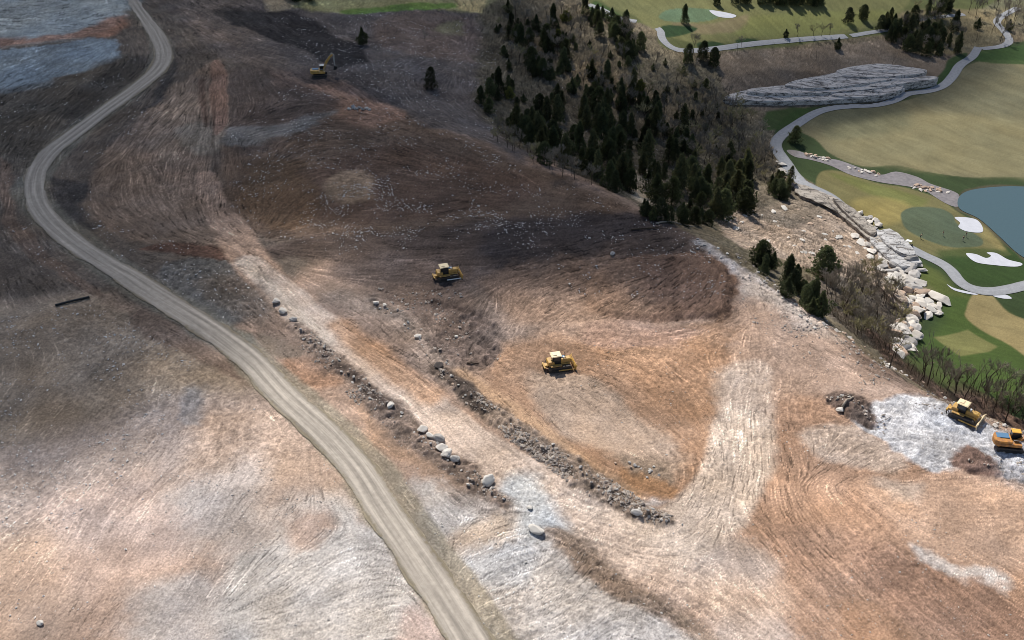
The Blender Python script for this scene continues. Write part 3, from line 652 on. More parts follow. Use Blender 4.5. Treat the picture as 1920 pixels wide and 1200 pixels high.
def strip(name, line, width, mat, off=.06, step=.8, across=6, jitter=0, seed=1, crown=0, attr=False):
    L_ = [np.array(p, float) for p in line]; seg = [np.hypot(*(b - a)) for a, b in zip(L_[:-1], L_[1:])]; tot = sum(seg)
    cum = np.concatenate([[0], np.cumsum(seg)]); s = np.arange(0, tot, step)
    xs = np.interp(s, cum, [p[0] for p in L_]); ys = np.interp(s, cum, [p[1] for p in L_])
    k = 5; xs = np.convolve(np.pad(xs, k, mode='edge'), np.ones(2 * k + 1) / (2 * k + 1), 'valid'); ys = np.convolve(np.pad(ys, k, mode='edge'), np.ones(2 * k + 1) / (2 * k + 1), 'valid')
    tx, ty = np.gradient(xs), np.gradient(ys); l = np.hypot(tx, ty); tx /= l; ty /= l
    w = np.interp(s / tot, np.linspace(0, 1, len(width)), width) if hasattr(width, '__len__') else np.full(len(s), width)
    jl = jitter * ((fbm(s, s * 0, 5, seed, 4) - .5) * 2 + .25*(fbm(s, s * 0, .9, seed+9, 2) - .5)); jr = jitter * ((fbm(s, s * 0 + 50, 5, seed + 3, 4) - .5) * 2+ .25*(fbm(s, s * 0, .9, seed+19, 2) - .5))
    vs = []; uv = []
    for i in range(len(s)):
        for a in range(across + 1):
            t = a / across; d = (-w[i] / 2 - jl[i]) * (1 - t) + (w[i] / 2 + jr[i]) * t
            x, y = xs[i] - ty[i] * d, ys[i] + tx[i] * d
            vs.append((x, y, Hs(x, y) + off + crown * (1 - (2 * t - 1) ** 2))); uv.append((d, s[i], t))
    n = across + 1
    fs = [(i * n + a, (i + 1) * n + a, (i + 1) * n + a + 1, i * n + a + 1) for i in range(len(s) - 1) for a in range(across)]
    me = bpy.data.meshes.new(name); me.from_pydata(vs, [], fs); me.materials.append(mat)
    A = me.attributes.new('lane', 'FLOAT_VECTOR', 'POINT'); A.data.foreach_set('vector', np.array(uv, np.float32).ravel())
    bm = bmesh.new(); bm.from_mesh(me)
    for f in bm.faces:
        if f.normal.z < 0: f.normal_flip()
    bm.to_mesh(me); bm.free(); me.polygons.foreach_set('use_smooth', [True] * len(me.polygons))
    o = bpy.data.objects.new(name, me); C.objects.link(o); return o
def lane_mat(name, c, cshoulder, half, rut=.25, rough=.9):
    m, nt, b = newmat(name); N = nt.nodes; K = nt.links.new
    at_ = N.new('ShaderNodeAttribute'); at_.attribute_name = 'lane'
    sp = N.new('ShaderNodeSeparateXYZ'); K(at_.outputs['Vector'], sp.inputs[0])
    mp = N.new('ShaderNodeMapping'); mp.inputs['Scale'].default_value = (1.3, .05, 0); K(at_.outputs['Vector'], mp.inputs['Vector'])
    ns = N.new('ShaderNodeTexNoise'); ns.inputs['Scale'].default_value = 1.0; ns.inputs['Detail'].default_value = 6; ns.inputs['Roughness'].default_value = .6; K(mp.outputs[0], ns.inputs['Vector'])
    geo = N.new('ShaderNodeNewGeometry'); nf = N.new('ShaderNodeTexNoise'); nf.inputs['Scale'].default_value = .8; nf.inputs['Detail'].default_value = 8; nf.inputs['Roughness'].default_value = .7; K(geo.outputs['Position'], nf.inputs['Vector'])
    def mr(src, a, b_, c_, d): 
        q = N.new('ShaderNodeMapRange'); q.inputs['From Min'].default_value = a; q.inputs['From Max'].default_value = b_; q.inputs['To Min'].default_value = c_; q.inputs['To Max'].default_value = d; K(src, q.inputs['Value']); return q.outputs['Result']
    def mth(op, x, y):
        q = N.new('ShaderNodeMath'); q.operation = op
        for k, v in enumerate((x, y)):
            if isinstance(v, (int, float)): q.inputs[k].default_value = v
            elif v is not None: K(v, q.inputs[k])
        return q.outputs[0]
    s1 = mr(ns.outputs['Fac'], .3, .7, 1 - rut, 1 + rut); s2_ = mr(nf.outputs['Fac'], .3, .7, .84, 1.16)
    wv = mth('COSINE', mth('MULTIPLY', sp.outputs['X'], 3.3), None); wv = mr(wv, -1, 1, 1 - rut * .5, 1 + rut * .35)
    fac = mth('MULTIPLY', mth('MULTIPLY', s1, s2_), wv)
    ab = mth('ABSOLUTE', sp.outputs['X'], None); ab = mth('ADD', ab, mr(nf.outputs['Fac'], .3, .7, -.5, .5))
    sh = mr(ab, half * .72, half * .92, 0, 1)
    mx = N.new('ShaderNodeMix'); mx.data_type = 'RGBA'; mx.inputs['A'].default_value = (*c, 1); mx.inputs['B'].default_value = (*cshoulder, 1); K(sh, mx.inputs['Factor'])
    sc = N.new('ShaderNodeVectorMath'); sc.operation = 'SCALE'; K(mx.outputs['Result'], sc.inputs[0]); K(fac, sc.inputs['Scale']); K(sc.outputs[0], b.inputs['Base Color'])
    b.inputs['Roughness'].default_value = rough; b.inputs['Specular IOR Level'].default_value = .2
    bp = N.new('ShaderNodeBump'); bp.inputs['Strength'].default_value = .5; bp.inputs['Distance'].default_value = .3; K(fac, bp.inputs['Height']); K(bp.outputs[0], b.inputs['Normal'])
    return m
road = strip('road', ROAD, [4.0, 5.2, 7.2, 6.8, 6.0, 6.2, 6.6, 6.8, 7, 7], lane_mat('road_gravel', tuple(L(202, 191, 177)), tuple(L(160, 148, 126)), 3.6, .3), .16, .5, 22, .8, 4, .12)
road['kind'] = 'structure'
concrete = lane_mat('path_concrete', tuple(L(176, 178, 182)), tuple(L(160, 162, 164)), 2.2, .05, .8)
PATHS = [
 [(1835, 88), (1822, 108), (1800, 122), (1785, 145), (1765, 163), (1735, 172), (1700, 176), (1680, 188), (1640, 198), (1590, 200), (1545, 206), (1515, 220), (1490, 236), (1465, 254), (1453, 272), (1462, 290), (1478, 312), (1492, 332), (1510, 348), (1545, 362), (1572, 380), (1590, 400), (1625, 425), (1665, 450), (1700, 462), (1730, 478), (1770, 496), (1790, 515), (1800, 532), (1830, 545), (1870, 547), (1920, 536), (2000, 510)],
 [(1100, 8), (1130, 18), (1155, 33), (1200, 42)],
 [(1228, 52), (1240, 56), (1240, 72), (1262, 92), (1290, 96), (1340, 92), (1400, 84), (1460, 78), (1520, 73), (1592, 68)],
 [(1592, 68), (1640, 60), (1690, 52), (1705, 44), (1720, 38), (1760, 32), (1812, 27)],
 [(1910, 14), (1880, 30), (1868, 42), (1880, 56), (1892, 72), (1888, 84), (1860, 90), (1836, 92)]]
PW = [[3.6, 4.2, 3.8, 3.2, 3.8, 4.6, 4.6, 3.8, 4.2, 4.4], 3.4, 3.4, 2.6, 3.6]
for P, w in zip(PATHS, PW):
    o = strip('cart_path', smooth_line(W_(P), 5), w, concrete, .14, .8, 5, .12, 3, .05); o['kind'] = 'structure'
sandm = noise_mat('bunker_sand', tuple(L(226, 228, 236)), .9, .5, .06)
for P in ([(1790, 408), (1812, 408), (1832, 413), (1842, 426), (1840, 436), (1812, 434), (1797, 426), (1800, 418)],
          [(1811, 476), (1830, 477), (1848, 484), (1858, 480), (1850, 474), (1868, 475), (1890, 487), (1916, 494), (1908, 500), (1870, 498), (1830, 492)],
          [(1330, 20), (1352, 22), (1380, 29), (1370, 34), (1345, 31)],
          [(1775, 533), (1790, 541), (1830, 551), (1826, 553), (1790, 545)],
          [(1862, 555), (1885, 553), (1897, 560), (1880, 560)]):
    o = drape('sand_bunker', smooth_poly(W_(P), 5), sandm, .10, 1.2); o['kind'] = 'structure'
m, nt, b = newmat('pond_water'); 
ns = nt.nodes.new('ShaderNodeTexNoise'); ns.inputs['Scale'].default_value = 1.2; ns.inputs['Detail'].default_value = 4; tc = nt.nodes.new('ShaderNodeNewGeometry'); nt.links.new(tc.outputs['Position'], ns.inputs['Vector'])
bp = nt.nodes.new('ShaderNodeBump'); bp.inputs['Strength'].default_value = .35; bp.inputs['Distance'].default_value = .12; nt.links.new(ns.outputs['Fac'], bp.inputs['Height']); nt.links.new(bp.outputs[0], b.inputs['Normal'])
b.inputs['Base Color'].default_value = (*L(88, 112, 118), 1); b.inputs['Roughness'].default_value = .12; b.inputs['IOR'].default_value = 1.33
WATER = m
o = drape('pond_water', POND, WATER, 0, 4, pond_z + .05); o['kind'] = 'structure'
creek = noise_mat('creek_bed', tuple(L(150, 142, 140)), .35, .8, .2, spec=.5)
o = drape('stream', smooth_poly(W_([(1475, 282), (1500, 284), (1530, 296), (1570, 300), (1610, 314), (1650, 328), (1680, 322), (1720, 332), (1745, 345), (1790, 360), (1800, 372), (1795, 388), (1770, 380), (1730, 356), (1690, 348), (1650, 342), (1600, 330), (1560, 312), (1520, 300), (1490, 294)]), 4), creek, .09, 1.2); o['kind'] = 'structure'
def translucent(m, amt):
    nt = m.node_tree; b = nt.nodes['Principled BSDF']; t = nt.nodes.new('ShaderNodeBsdfTranslucent'); mx = nt.nodes.new('ShaderNodeMixShader'); mx.inputs[0].default_value = amt
    nt.links.new(b.inputs['Base Color'].links[0].from_socket, t.inputs['Color']); nt.links.new(b.outputs[0], mx.inputs[1]); nt.links.new(t.outputs[0], mx.inputs[2]); nt.links.new(mx.outputs[0], nt.nodes['Material Output'].inputs['Surface'])
print('sheets', time.time() - T0)

# ------------------------------------------------------------------ rocks
def rock_mesh(name, mat, seed, flat=.7, sub=3, rough=.34, cut=9):
    r = random.Random(seed); bm = bmesh.new(); bmesh.ops.create_icosphere(bm, subdivisions=sub, radius=.5)
    planes = [(Vector((r.gauss(0, 1), r.gauss(0, 1), r.gauss(0, 1))).normalized(), r.uniform(.24, .40)) for _ in range(cut)]
    off = Vector((r.uniform(0, 50), r.uniform(0, 50), r.uniform(0, 50)))
    from mathutils import noise as mn
    for v in bm.verts:
        p = v.co.copy(); k = 1 + rough * mn.noise(p * 2.4 + off) + rough * .5 * mn.noise(p * 5.5 + off) + rough * .25 * mn.noise(p * 12 + off)
        p *= k
        for n, d in planes:
            e = p.dot(n) - d
            if e > 0: p -= n * e * .85
        v.co = (p.x * 1.1, p.y * .95, p.z * flat)
    me = bpy.data.meshes.new(name); bm.to_mesh(me); bm.free(); me.materials.append(mat)
    return me
mr_pale = noise_mat('pale_limestone', tuple(L(255, 248, 238)), .9, 1.6, .2, c2=tuple(L(225, 216, 204)), bump_=.25, rnd=.12)
mr_grey = noise_mat('grey_limestone', tuple(L(225, 220, 214)), .9, 1.8, .2, c2=tuple(L(168, 162, 156)), bump_=.3, rnd=.15)
mr_tan = noise_mat('tan_sandstone', tuple(L(240, 214, 190)), .9, 1.2, .2, c2=tuple(L(196, 168, 146)), bump_=.3, rnd=.15)
mr_dark = noise_mat('dark_rock', tuple(L(96, 88, 84)), .9, 2, .3, bump_=.6)
mr_white = noise_mat('white_chalk_rock', tuple(L(238, 232, 222)), .8, 2, .06, rnd=.05)
ROCKS = {}
for nm, mt in (('pale', mr_pale), ('grey', mr_grey), ('tan', mr_tan), ('dark', mr_dark), ('white', mr_white)):
    ROCKS[nm] = [rock_mesh('boulder', mt, 10 * k + len(nm), .62 + .1 * (k % 3)) for k in range(4)]
ROUND = {nm: [rock_mesh('boulder', mt, 70 + 10 * k + len(nm), .66, 3, .28, 5) for k in range(3)] for nm, mt in (('pale', mr_pale), ('grey', mr_grey), ('white', mr_white), ('dark', mr_dark))}
def boulder(px, py, size, kind, label, group=None, flat=1, rz=None, asp=1.0, name='boulder', sink=.12, k=None):
    x, y = at(px, py); me = ROUND[kind][k] if k is not None else ROCKS[kind][random.randrange(4)]
    o = bpy.data.objects.new(name, me); C.objects.link(o)
    size *= .92; h = .62 * size * flat
    o.location = (x, y, Hs(x, y) + h * (.5 - sink)); o.scale = (size * asp, size, size * flat)
    o.rotation_euler = (random.uniform(-.15, .15), random.uniform(-.15, .15), random.uniform(0, 6.28) if rz is None else rz)
    tag(o, label, 'boulder', group); return o
LB = [(518, 568, 2.1, 'pale', 'uppermost of three round grey boulders beside the pale track, near the gravel road bend'),
 (531, 586, 2.0, 'pale', 'middle one of the three grey boulders left of the pale track'),
 (549, 602, 1.8, 'grey', 'lowest and darkest of the three boulders at the upper end of the rubble line'),
 (734, 764, 1.6, 'white', 'lone rounded white boulder on the dark rubble line halfway down the track'),
 (793, 808, 1.9, 'pale', 'first boulder at the upper end of the row in the rubble line'),
 (808, 819, 1.4, 'white', 'small white boulder second in the row along the rubble line'),
 (822, 824, 2.0, 'grey', 'grey flattish boulder third in the row along the rubble line'),
 (829, 842, 2.1, 'pale', 'blocky pale boulder fourth in the row beside the track'),
 (838, 856, 2.3, 'pale', 'big cream boulder touching a grey one at the lower end of the row'),
 (853, 862, 2.1, 'grey', 'grey boulder touching the big cream one at the lower end of the row'),
 (915, 905, 2.3, 'white', 'upright white boulder standing alone on the lower rubble line'),
 (1007, 998, 2.2, 'white', 'long white boulder at the head of the brown scraped strip'),
 (1192, 967, 1.7, 'grey', 'round boulder on the lower end of the long central berm'),
 (76, 1170, 1.1, 'white', 'large white stone near the bottom left corner'),
 (785, 634, 1.6, 'pale', 'flat pale slab on the low rubble ridge left of the lower bulldozer'),
 (855, 626, .9, 'white', 'small white stone in the hollow between the two middle bulldozers'),
 (705, 570, 1.3, 'pale', 'flat pale rock at the upper end of the small rubble ridge'),
 (722, 577, 1.2, 'pale', 'pale rock second on the small rubble ridge'),
 (994, 954, .9, 'white', 'little white stone just above the long white boulder'),
 (823, 690, 2.0, 'dark', 'dark rock block at the upper end of the central berm'),
 (1148, 478, 1.6, 'grey', 'grey block lying on the dark slope near the ridge'),
 (1575, 772, 1.5, 'white', 'white boulder in the brush pile above the pale rock pad')]
for i, (px, py, s, k, l) in enumerate(LB): boulder(px, py, s * 1.1, k, l, k=i % 3, asp=1.5 if 'long' in l else 1.05, flat=1.3 if 'upright' in l else 1, rz=-.8 if 'long' in l else None)
for (px, py) in [(655, 206), (662, 203), (668, 205), (674, 202), (680, 206), (687, 204), (693, 206)]:
    boulder(px, py, random.uniform(1.3, 1.9), 'white' if px % 2 else 'grey', 'white rock in the small heap on the brown slope below the far excavator', 'white rocks heaped on the brown slope')
# rocks along the ridge edge at the right
def along(pts, n, jx=0):
    P = np.array(pts, float); t = np.sort(np.random.RandomState(n).rand(n)) * (len(P) - 1); i = np.minimum(t.astype(int), len(P) - 2); f_ = (t - i)[:, None]
    return P[i] * (1 - f_) + P[i + 1] * f_
for p in along([(1560, 612), (1640, 668), (1700, 706), (1760, 738), (1840, 786), (1925, 815)], 46):
    boulder(p[0] + random.uniform(-4, 4), p[1] + random.uniform(-3, 3), random.uniform(.5, 1.2), random.choice(['pale', 'tan', 'white']), 'pale broken rock along the crest above the trees at the right', 'rocks along the right-hand crest', name='rock')
for p in along([(1300, 455), (1400, 500), (1480, 560), (1560, 625)], 34):
    boulder(p[0] + random.uniform(-22, 10), p[1] + random.uniform(-8, 12), random.uniform(.5, 1.1), random.choice(['pale', 'white', 'grey']), 'pale broken rock in the white rock dust along the middle of the ridge', 'rocks in the white dust on the ridge', name='rock')
for ln, lab, n in (([(560, 615), (650, 700), (730, 775)], 'stone in the upper rubble line between the road and the pale track', 34), ([(740, 780), (880, 900), (950, 940)], 'stone in the lower rubble line between the road and the pale track', 36),
               ([(830, 705), (1000, 830), (1120, 910)], 'stone on the upper part of the long central berm', 34), ([(1120, 910), (1180, 950), (1250, 980)], 'stone on the lower part of the long central berm', 26),
               ([(690, 560), (760, 610), (830, 680)], 'stone on the small rubble ridge left of the lower bulldozer', 26), ([(1550, 750), (1600, 755), (1650, 800)], 'stone in the brush pile beside the pale rock pad', 16), ([(1180, 870), (1240, 890)], 'stone in the small stony patch above the tail of the berm', 14)):
    for p in along(ln, n):
        boulder(p[0] + random.gauss(0, 9), p[1] + random.gauss(0, 5), random.uniform(.3, .85), random.choice(['pale', 'tan', 'grey', 'pale', 'grey']), lab, lab.replace('stone', 'stones'), name='rock')
# boulder bank by the golf course
def rockfill(poly, n, smin, smax, kinds, lab, seed, flat=.7, name='boulder'):
    r = random.Random(seed); P = [tuple(p) for p in poly]; xs = [p[0] for p in P]; ys = [p[1] for p in P]; placed = []
    tries = 0
    while len(placed) < n and tries < 4000:
        tries += 1
        x, y = r.uniform(min(xs), max(xs)), r.uniform(min(ys), max(ys))
        if sd_poly(np.array([x]), np.array([y]), P)[0] < 0: continue
        s = r.uniform(smin, smax)
        wxy = at(x, y)
        if any(math.hypot(wxy[0] - a, wxy[1] - b_) < (s + q) * .36 for a, b_, q in placed): continue
        placed.append((wxy[0], wxy[1], s))
        boulder(x, y, s, r.choice(kinds), lab, lab.replace('boulder', 'boulders').replace('rock ', 'rocks '), flat=flat, asp=r.uniform(1, 1.5), sink=.2, name=name)
rockfill([(1668, 492), (1720, 488), (1730, 520), (1722, 545), (1690, 540), (1670, 520)], 26, 2.6, 6.5, ['pale', 'grey', 'white'], 'pale boulder piled below the cart path where it bends past the green', 3)
rockfill([(1690, 540), (1740, 545), (1776, 568), (1760, 590), (1735, 600), (1700, 585), (1680, 560)], 34, 2.2, 6.5, ['tan', 'tan', 'pale', 'white'], 'tan boulder in the rounded pile poking into the green rough', 4)
rockfill([(1680, 612), (1712, 590), (1720, 630), (1708, 655), (1685, 665), (1670, 640)], 20, 2.2, 6.0, ['pale', 'tan', 'grey'], 'boulder at the foot of the bare trees below the boulder pile', 5)
rockfill([(1600, 396), (1640, 410), (1660, 430), (1640, 430), (1610, 412)], 9, 2.0, 4.2, ['grey', 'pale'], 'grey boulder beside the cart path above the terraced bank', 6)
rockfill([(1455, 300), (1480, 320), (1500, 350), (1480, 350), (1455, 330)], 12, 1.4, 3.2, ['pale', 'tan'], 'pale boulder left of the cart path near the woods', 7)
rockfill([(1510, 288), (1556, 298), (1550, 302), (1515, 293)], 14, 1.0, 2.2, ['tan', 'pale'], 'tan rock on the upper bank of the stream', 8, name='rock')
rockfill([(1586, 312), (1650, 326), (1648, 331), (1590, 318)], 12, 1.0, 2.4, ['pale', 'tan'], 'pale rock on the middle bank of the stream', 9, name='rock')
rockfill([(1705, 345), (1760, 352), (1780, 362), (1740, 360), (1710, 354)], 20, 1.0, 2.4, ['tan', 'tan', 'pale'], 'tan rock where the stream runs into the pond', 10, name='rock')

# stratified outcrops: stacked bedding slabs with broken rims
def outcrop(layers, mat, name, label, thick, seed, tilt=.1):
    """layers: list of pixel outlines, lowest first"""
    mb = MB(); r = random.Random(seed)
    zc = None
    for k, (px, zoff) in enumerate(layers):
        pts = smooth_poly(W_(px), 6)
        cx = sum(p[0] for p in pts) / len(pts); cy = sum(p[1] for p in pts) / len(pts)
        top = []; bot = []
        for i, p in enumerate(pts):
            j = 1 + .05 * (r.random() - .5)
            x, y = cx + (p[0] - cx) * j, cy + (p[1] - cy) * j
            g = Hs(x, y)
            top.append((x, y, g + zoff)); bot.append((x, y, g - .6))
        # top surface with relief
        n = len(top); rings = [bot, top]
        for q in (.97, .8, .6, .4, .2, .05):
            rings.append([(cx + (t[0] - cx) * q, cy + (t[1] - cy) * q, Hs(cx + (t[0] - cx) * q, cy + (t[1] - cy) * q) + zoff + .25 + .5 * (fbm(np.array([t[0] * q + k * 9]), np.array([t[1] * 4.0]), 3.0, seed, 2)[0] - .5)) for t in top])
        mb.loft(rings)
    o = mb.build(name, mat); tag(o, label, 'rock'); return o
def strata_mat(name, c, cd, sc=(.08, .8, 1.2), rot=0):
    m, nt, b = newmat(name); N = nt.nodes; K = nt.links.new
    geo = N.new('ShaderNodeNewGeometry'); mp = N.new('ShaderNodeMapping'); mp.inputs['Scale'].default_value = sc; mp.inputs['Rotation'].default_value = (0, 0, rot); K(geo.outputs['Position'], mp.inputs['Vector'])
    ns = N.new('ShaderNodeTexNoise'); ns.inputs['Scale'].default_value = 1.0; ns.inputs['Detail'].default_value = 7; ns.inputs['Roughness'].default_value = .65; K(mp.outputs[0], ns.inputs['Vector'])
    rp = N.new('ShaderNodeValToRGB'); e = rp.color_ramp.elements; e[0].position = .36; e[0].color = (*cd, 1); e[1].position = .5; e[1].color = (*c, 1)
    x = e.new(.75); x.color = (*[min(.85, v * 1.25) for v in c], 1)
    vo = N.new('ShaderNodeTexVoronoi'); vo.feature = 'DISTANCE_TO_EDGE'; vo.inputs['Scale'].default_value = .9; ws = N.new('ShaderNodeMapping'); ws.inputs['Scale'].default_value = (sc[0] * 2.2, sc[1], sc[2] * .4); ws.inputs['Rotation'].default_value = (0, 0, rot); K(geo.outputs['Position'], ws.inputs['Vector'])
    nz = N.new('ShaderNodeTexNoise'); nz.inputs['Scale'].default_value = .5; K(geo.outputs['Position'], nz.inputs['Vector']); va = N.new('ShaderNodeVectorMath'); va.operation = 'ADD'; K(ws.outputs[0], va.inputs[0]); K(nz.outputs['Color'], va.inputs[1]); K(va.outputs[0], vo.inputs['Vector'])
    cr = N.new('ShaderNodeMapRange'); cr.inputs['From Max'].default_value = .05; cr.inputs['To Min'].default_value = .22; K(vo.outputs['Distance'], cr.inputs['Value'])
    sk_ = N.new('ShaderNodeVectorMath'); sk_.operation = 'SCALE'; K(rp.outputs['Color'], sk_.inputs[0]); K(cr.outputs['Result'], sk_.inputs['Scale'])
    K(ns.outputs['Fac'], rp.inputs['Fac']); K(sk_.outputs[0], b.inputs['Base Color']); b.inputs['Roughness'].default_value = .85
    bp = N.new('ShaderNodeBump'); bp.inputs['Strength'].default_value = 1; bp.inputs['Distance'].default_value = .5; K(ns.outputs['Fac'], bp.inputs['Height']); K(bp.outputs[0], b.inputs['Normal'])
    return m
mledge = strata_mat('grey_bedded_rock', tuple(S(140, 141, 148)), tuple(S(50, 50, 54)), (.10, .75, 1))
outcrop([([(1356, 192), (1395, 176), (1480, 166), (1560, 158), (1640, 160), (1690, 168), (1680, 180), (1600, 192), (1500, 197), (1420, 197)], 1.6),
         ([(1400, 184), (1480, 170), (1560, 158), (1660, 160), (1690, 164), (1680, 172), (1600, 182), (1480, 188)], 2.6),
         ([(1470, 172), (1570, 150), (1620, 138), (1680, 138), (1690, 158), (1620, 172), (1520, 182)], 3.4),
         ([(1568, 148), (1640, 136), (1700, 142), (1735, 150), (1700, 158), (1600, 162)], 3.9),
         ([(1620, 160), (1680, 156), (1750, 156), (1748, 162), (1700, 168), (1640, 176)], 2.9),
         ([(1560, 186), (1640, 176), (1690, 164), (1684, 180), (1640, 190), (1580, 192)], 2.2)],
        mledge, 'rock_outcrop', 'long grey layered rock shelf on the dark bank behind the cart path', 2, 3)
mbank = strata_mat('white_bedded_rock', tuple(L(216, 214, 212)), tuple(L(110, 102, 96)), (.12, .55, 1), .6)
outcrop([([(1640, 440), (1672, 436), (1700, 462), (1722, 490), (1725, 500), (1690, 506), (1650, 478), (1628, 450)], 1.0),
         ([(1650, 452), (1680, 450), (1708, 474), (1712, 488), (1688, 486), (1664, 470)], 1.9)],
        mbank, 'rock_outcrop', 'bright white cracked rock terrace beside the golf cart', 2, 5)
mbank2 = strata_mat('buff_bedded_rock', tuple(L(190, 180, 168)), tuple(L(84, 76, 70)), (.14, .5, 1), .7)
outcrop([([(1500, 350), (1550, 368), (1590, 392), (1640, 436), (1662, 470), (1640, 460), (1600, 430), (1560, 395), (1500, 372), (1488, 352)], .9),
         ([(1560, 382), (1600, 402), (1640, 440), (1630, 448), (1590, 415)], 1.9)],
        mbank2, 'rock_outcrop', 'buff rock terrace running down beside the lower cart path', 2, 6)
mbank3 = strata_mat('tan_bedded_rock', tuple(L(206, 186, 166)), tuple(L(120, 98, 84)), (.3, .3, 1), .7)
outcrop([([(1640, 532), (1662, 538), (1694, 560), (1710, 585), (1690, 590), (1660, 560)], 1.4),
         ([(1655, 542), (1678, 552), (1700, 575), (1690, 580), (1668, 562)], 2.2)],
        mbank3, 'rock_outcrop', 'tan whaleback rock left of the rounded boulder pile', 2, 8)

rockfill([(1350, 405), (1500, 385), (1600, 430), (1660, 470), (1680, 520), (1600, 500), (1480, 470), (1380, 440)], 46, .9, 2.6, ['pale', 'tan', 'white'], 'flat pale slab lying on the tan bank above the boulder pile', 11, flat=.45, name='rock')
rockfill([(1600, 440), (1650, 465), (1680, 500), (1672, 540), (1640, 500)], 16, 2.0, 4.5, ['pale', 'white', 'grey'], 'pale rock slab stepping down beside the white rock terrace', 12, flat=.5, name='rock')
# thousands of small white stones and clods
def scatter(name, polys, label, mat, seed, sz):
    rs = np.random.RandomState(seed); V = []; Fc = []
    base = np.array([(1, 0, 0), (-1, 0, 0), (0, 1, 0), (0, -1, 0), (0, 0, 1), (0, 0, -1)], float) * .5
    tri = [(0, 2, 4), (2, 1, 4), (1, 3, 4), (3, 0, 4), (2, 0, 5), (1, 2, 5), (3, 1, 5), (0, 3, 5)]
    for px, n, clus in polys:
        P = W_(px); xs = [p[0] for p in P]; ys = [p[1] for p in P]
        X = rs.uniform(min(xs), max(xs), n * 8); Y = rs.uniform(min(ys), max(ys), n * 8)
        dens = fbm(X, Y, 7, seed + 3, 3)
        k = (sd_poly(X, Y, P) > 0) & (rs.rand(len(X)) < np.clip((dens - .52) * clus * 1.5 + .4, .02, 1))
        X, Y = X[k][:n], Y[k][:n]
        for x, y in zip(X, Y):
            s = sz[0] + (sz[1] - sz[0]) * rs.rand() ** 4
            b_ = base * (1 + .5 * (rs.rand(6, 1) - .5)) * [s * rs.uniform(.8, 1.9), s * rs.uniform(.7, 1.1), s * .7]
            a = rs.uniform(0, 6.28); ca, sa = math.cos(a), math.sin(a)
            b_ = np.stack([b_[:, 0] * ca - b_[:, 1] * sa + x, b_[:, 0] * sa + b_[:, 1] * ca + y, b_[:, 2] + Hs(x, y) + s * .2], 1)
            o = len(V); V.extend(b_.tolist()); Fc.extend([(i + o, j + o, k_ + o) for i, j, k_ in tri])
    me = bpy.data.meshes.new(name); me.from_pydata(V, [], Fc); me.materials.append(mat)
    o = bpy.data.objects.new(name, me); C.objects.link(o); tag(o, label, 'stones', None, 'stuff'); return o
mspeck = noise_mat('white_stone_chips', (.92, .84, .76), .28, 2, .02, spec=1.0)
scatter('scattered_stones', [
 ([(430, 200), (560, 160), (700, 190), (900, 275), (1180, 395), (1340, 460), (1370, 560), (1100, 560), (900, 450), (640, 480), (430, 420)], 2600, 5),
 ([(560, 330), (800, 330), (1000, 400), (980, 430), (700, 460), (560, 420)], 800, 6),
 ([(500, 20), (900, 30), (960, 180), (1000, 290), (780, 215), (560, 110)], 1500, 6),
 ([(0, 180), (240, 80), (280, 160), (90, 300), (60, 420), (180, 540), (0, 540)], 380, 5),
 ([(110, 330), (330, 110), (300, 220), (180, 300), (170, 400), (420, 480), (520, 590), (440, 620), (200, 470)], 800, 4),
 ([(0, 590), (180, 570), (420, 700), (300, 820), (160, 960), (0, 1010)], 1000, 4),
 ([(160, 800), (500, 760), (560, 900), (300, 1100), (0, 1190), (0, 960)], 110, 3),
 ([(900, 40), (1200, 150), (1400, 330), (1340, 430), (1100, 330), (920, 240)], 260, 5)], 'many tiny white stones scattered over the dark soil', mspeck, 5, (.18, .55))
mspeck2 = noise_mat('buff_stone_chips', tuple(L(214, 200, 186)), .8, 2, .2)
scatter('rubble', [
 ([(560, 600), (640, 670), (740, 760), (900, 890), (960, 940), (900, 930), (700, 790), (560, 650)], 2200, 3),
 ([(820, 690), (900, 740), (1050, 840), (1260, 970), (1230, 985), (1100, 930), (960, 830), (830, 720)], 3200, 3),
 ([(1380, 470), (1500, 560), (1620, 660), (1920, 810), (1920, 900), (1650, 820), (1560, 720), (1380, 580)], 1500, 4),
 ([(700, 540), (860, 540), (960, 680), (820, 660)], 300, 3)], 'buff rubble and gravel lying along the berms and crest', mspeck2, 8, (.2, .75))
scatter('loose_stones', [([(1000, 940), (1300, 1000), (1920, 900), (1920, 1200), (900, 1200)], 700, 3), ([(1000, 640), (1400, 600), (1700, 780), (1500, 900), (1200, 850)], 500, 3), ([(0, 1000), (300, 850), (640, 850), (820, 1200), (0, 1200)], 700, 3), ([(640, 700), (900, 920), (1000, 1000), (1100, 1200), (920, 1200)], 500, 3)], 'small pale stones loose on the open graded soil', mr_pale, 12, (.10, .38))
print('rocks', time.time() - T0)

